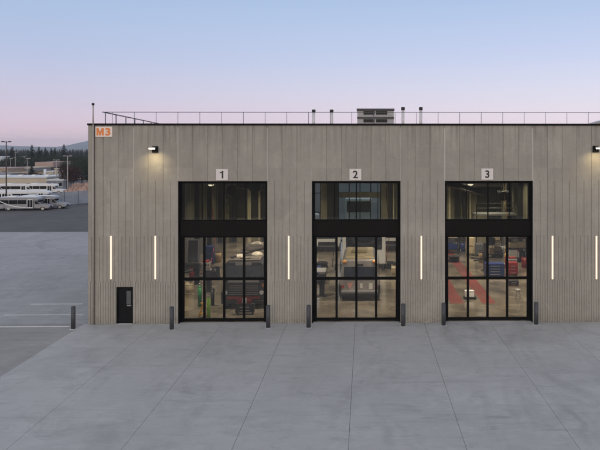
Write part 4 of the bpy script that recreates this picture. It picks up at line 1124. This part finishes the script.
CON = [conifer_mesh(s, 12., w) for s, w in ((1, 3.6), (2, 4.4), (3, 5.2))]
CONW = conifer_mesh(9, 12., 6.4)
def place(name, meshes, px, pyt, D, label, h0, grp, cat='tree', wsc=1.):
    hz = zz(px, pyt, D); s = hz/h0
    t = thing(name, label, cat, (X_at(px, D), D-D0, -.06), random.uniform(0, 6), grp); t.scale = (s*wsc, s*wsc, s)
    for n_, me in (('crown', meshes[0]), ('trunk', meshes[1])):
        o = bpy.data.objects.new(n_, me); C.objects.link(o); o.parent = t
place('fir_tree', CONW, 64, 143.8, 290, 'broad dark fir, the tallest on the skyline near the garage', 12, 'firs on the skyline', wsc=1.45)
place('fir_tree', CON[1], 32, 144.2, 300, 'tall pointed fir left of centre in the skyline row', 12, 'firs on the skyline', wsc=1.6)
place('fir_tree', CON[2], 39, 146.2, 310, 'fir just right of the tall pointed fir', 12, 'firs on the skyline', wsc=1.6)
place('fir_tree', CON[1], 45.5, 147, 305, 'fir with a full crown, third right of the tall pointed fir', 12, 'firs on the skyline', wsc=1.6)
place('fir_tree', CON[2], 12.3, 146.4, 280, 'wide fir at the left of the skyline row behind the dark lamp post', 12, 'firs on the skyline', wsc=1.8)
place('fir_tree', CON[0], 51.2, 147.6, 330, 'slender fir left of the pair beside the broadest fir', 12, 'firs on the skyline', wsc=1.6)
place('fir_tree', CON[0], 54.8, 147.2, 330, 'slender fir directly left of the broadest fir', 12, 'firs on the skyline', wsc=1.6)
place('fir_tree', CON[0], 77.5, 151.8, 360, 'small slender fir between the broadest fir and garage', 12, 'firs on the skyline')
place('fir_tree', CON[1], 81.5, 150.2, 370, 'small fir closest to the garage corner', 12, 'firs on the skyline')
rd = random.Random(21)
for k in range(150):
    px = -70+k*1.12+rd.uniform(-1,1); D = rd.uniform(480, 640)
    place('fir_tree', CON[k % 3], px, rd.uniform(148.6, 151.6), D, 'far dark fir in the unbroken tree belt below the hills', 12, 'far firs in the tree belt', wsc=rd.uniform(1.5, 2.3))
BR = [broad_mesh(31, 8, 8, M_leaf), broad_mesh(32, 8, 9, M_leaf), broad_mesh(33, 8, 9, M_leaf)]
RB = broad_mesh(41, 7, 7, M_redleaf)
k = 0
gaps = 'round green tree in the leafy belt behind the low buildings'
for px, py, D in ((-25,158,262),(-12,157,270),(-2,160,255),(7,158,262),(18,155.5,290),(24,156.5,275),(36,157,290),(48,156,285),(56,155,300),(60,158,262),(71,157,262),(78,156,280),(86,156.5,270),(94,156,270),(66,161,245),(82,160,245),(74,163,230),(90,162,235)):
    place('leafy_tree', BR[k % 3], px, py, D, gaps, 8, 'leafy trees behind the low buildings', wsc=1.0+.25*(k % 2)); k += 1
place('dark_pine', CONW, 31.5, 163.5, 196, 'dark bushy pine standing in front of the pink roofed building', 12, None, wsc=1.5)
place('red_leaved_tree', RB, 66.5, 166, 170, 'dark red leaved tree left of the pale lamp post', 7, 'red leaved trees behind the fence', wsc=1.0)
place('red_leaved_tree', RB, 73.5, 167.5, 174, 'dark red leaved tree right of the pale lamp post', 7, 'red leaved trees behind the fence', wsc=1.1)
place('leafy_tree', BR[0], 82, 165.5, 182, 'green tree behind the earth mound by the garage corner', 8, 'leafy trees behind the low buildings', wsc=1.15)
place('leafy_tree', BR[1], 90, 165.5, 184, 'green tree half hidden by the garage corner', 8, 'leafy trees behind the low buildings', wsc=1.15)

# hills
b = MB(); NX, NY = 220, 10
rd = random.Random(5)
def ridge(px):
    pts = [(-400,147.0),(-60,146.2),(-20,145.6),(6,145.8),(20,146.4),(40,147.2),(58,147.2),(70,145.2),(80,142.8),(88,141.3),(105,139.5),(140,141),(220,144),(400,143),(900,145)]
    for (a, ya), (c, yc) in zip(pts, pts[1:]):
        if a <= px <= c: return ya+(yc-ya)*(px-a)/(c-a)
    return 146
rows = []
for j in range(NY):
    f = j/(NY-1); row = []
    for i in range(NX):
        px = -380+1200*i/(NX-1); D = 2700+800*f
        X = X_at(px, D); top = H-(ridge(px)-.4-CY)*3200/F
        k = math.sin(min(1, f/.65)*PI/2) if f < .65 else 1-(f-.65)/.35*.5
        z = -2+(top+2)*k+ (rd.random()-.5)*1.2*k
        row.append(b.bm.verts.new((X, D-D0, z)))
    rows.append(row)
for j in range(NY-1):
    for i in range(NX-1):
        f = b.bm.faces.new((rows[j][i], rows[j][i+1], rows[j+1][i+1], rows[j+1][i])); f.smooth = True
tag(b.build('hills', mat('haze_tinted_hill', (.10,.14,.205), .95, 0, .25, .006)), kind='structure')  # distance haze painted into the hill colour as a pale blue-grey

# haze
b = MB(); b.box(-3900, 3900, -3900, 3900, -3.0, 48)
hz = b.build('haze'); tag(hz, kind='stuff')
m, t, out = nt('haze_air'); v = t.nodes.new('ShaderNodeVolumePrincipled')
v.inputs['Color'].default_value = (.86,.93,1,1); v.inputs['Density'].default_value = 2.3e-4; v.inputs['Anisotropy'].default_value = .1
t.links.new(v.outputs[0], out.inputs['Volume']); hz.data.materials.append(m)

# ---------------------------------------------------------------- sky and sun
W = bpy.data.worlds.new('World'); S.world = W; W.use_nodes = True
t = W.node_tree; t.nodes.clear(); N = t.nodes; Lk = t.links
out = N.new('ShaderNodeOutputWorld')
sky = N.new('ShaderNodeTexSky'); sky.sky_type = 'NISHITA'; sky.sun_disc = False
SUN_EL = math.radians(5); SUN_AZ = math.radians(188)     # behind the camera
sky.sun_elevation = SUN_EL; sky.sun_rotation = SUN_AZ; sky.air_density = 1.2; sky.dust_density = 1; sky.ozone_density = 3
bg1 = N.new('ShaderNodeBackground'); bg1.inputs[1].default_value = .05; Lk.new(sky.outputs[0], bg1.inputs[0])
tc = N.new('ShaderNodeTexCoord'); sp = N.new('ShaderNodeSeparateXYZ'); Lk.new(tc.outputs['Generated'], sp.inputs[0])
def ramp(stops):
    r = N.new('ShaderNodeValToRGB'); e = r.color_ramp.elements
    e[0].position, e[0].color = stops[0][0], stops[0][1]+(1,)
    e[1].position, e[1].color = stops[-1][0], stops[-1][1]+(1,)
    for p_, c in stops[1:-1]:
        q = e.new(p_); q.color = c+(1,)
    Lk.new(sp.outputs[2], r.inputs[0]); return r.outputs[0]
left = ramp([(0, (.84,.65,.80)), (.02, (.77,.60,.75)), (.06, (.60,.54,.74)), (.12, (.455,.49,.72)), (.2, (.365,.46,.68)), (.45, (.48,.52,.66)), (1, (.60,.61,.67))])
right = ramp([(0, (1.0,.80,.92)), (.03, (.90,.77,.91)), (.07, (.74,.70,.88)), (.13, (.55,.58,.82)), (.2, (.42,.50,.73)), (.45, (.50,.53,.66)), (1, (.60,.61,.67))])
back = ramp([(0, (1.25,.92,.68)), (.08, (1.25,1.0,.80)), (.25, (.95,.88,.85)), (.5, (.76,.76,.80)), (1, (.60,.61,.67))])
mr = N.new('ShaderNodeMapRange'); mr.inputs[1].default_value = -.40; mr.inputs[2].default_value = .30; Lk.new(sp.outputs[0], mr.inputs[0])
mx = N.new('ShaderNodeMix'); mx.data_type = 'RGBA'; Lk.new(mr.outputs[0], mx.inputs[0]); Lk.new(left, mx.inputs[6]); Lk.new(right, mx.inputs[7])
mb = N.new('ShaderNodeMapRange'); mb.interpolation_type = 'SMOOTHSTEP'; mb.inputs[1].default_value = .5; mb.inputs[2].default_value = -.7; Lk.new(sp.outputs[1], mb.inputs[0])
mx2 = N.new('ShaderNodeMix'); mx2.data_type = 'RGBA'; Lk.new(mb.outputs[0], mx2.inputs[0]); Lk.new(mx.outputs[2], mx2.inputs[6]); Lk.new(back, mx2.inputs[7])
bg2 = N.new('ShaderNodeBackground'); bg2.inputs[1].default_value = .95; Lk.new(mx2.outputs[2], bg2.inputs[0])
ad = N.new('ShaderNodeAddShader'); Lk.new(bg1.outputs[0], ad.inputs[0]); Lk.new(bg2.outputs[0], ad.inputs[1]); Lk.new(ad.outputs[0], out.inputs[0])
sl = bpy.data.lights.new('sun', 'SUN'); sl.energy = .5; sl.angle = math.radians(25); sl.color = (1,.90,.80)
so = bpy.data.objects.new('sun', sl); C.objects.link(so)
d = Vector((math.sin(SUN_AZ)*math.cos(SUN_EL), math.cos(SUN_AZ)*math.cos(SUN_EL), math.sin(SUN_EL)))
so.rotation_euler = d.to_track_quat('Z', 'Y').to_euler()

# ---------------------------------------------------------------- camera
cd = bpy.data.cameras.new('camera'); co = bpy.data.objects.new('camera', cd); C.objects.link(co)
co.location = (0, -D0, H); co.rotation_euler = (PI/2, 0, -YAW)
cd.sensor_width = 36; cd.lens = 36*F/600; cd.shift_x = -(CX-300)/600; cd.shift_y = -(225-CY)/600
cd.clip_end = 12000; cd.clip_start = .3
S.camera = co
S.view_settings.view_transform = 'Standard'; S.view_settings.look = 'None'; S.view_settings.exposure = 0; S.view_settings.gamma = 1
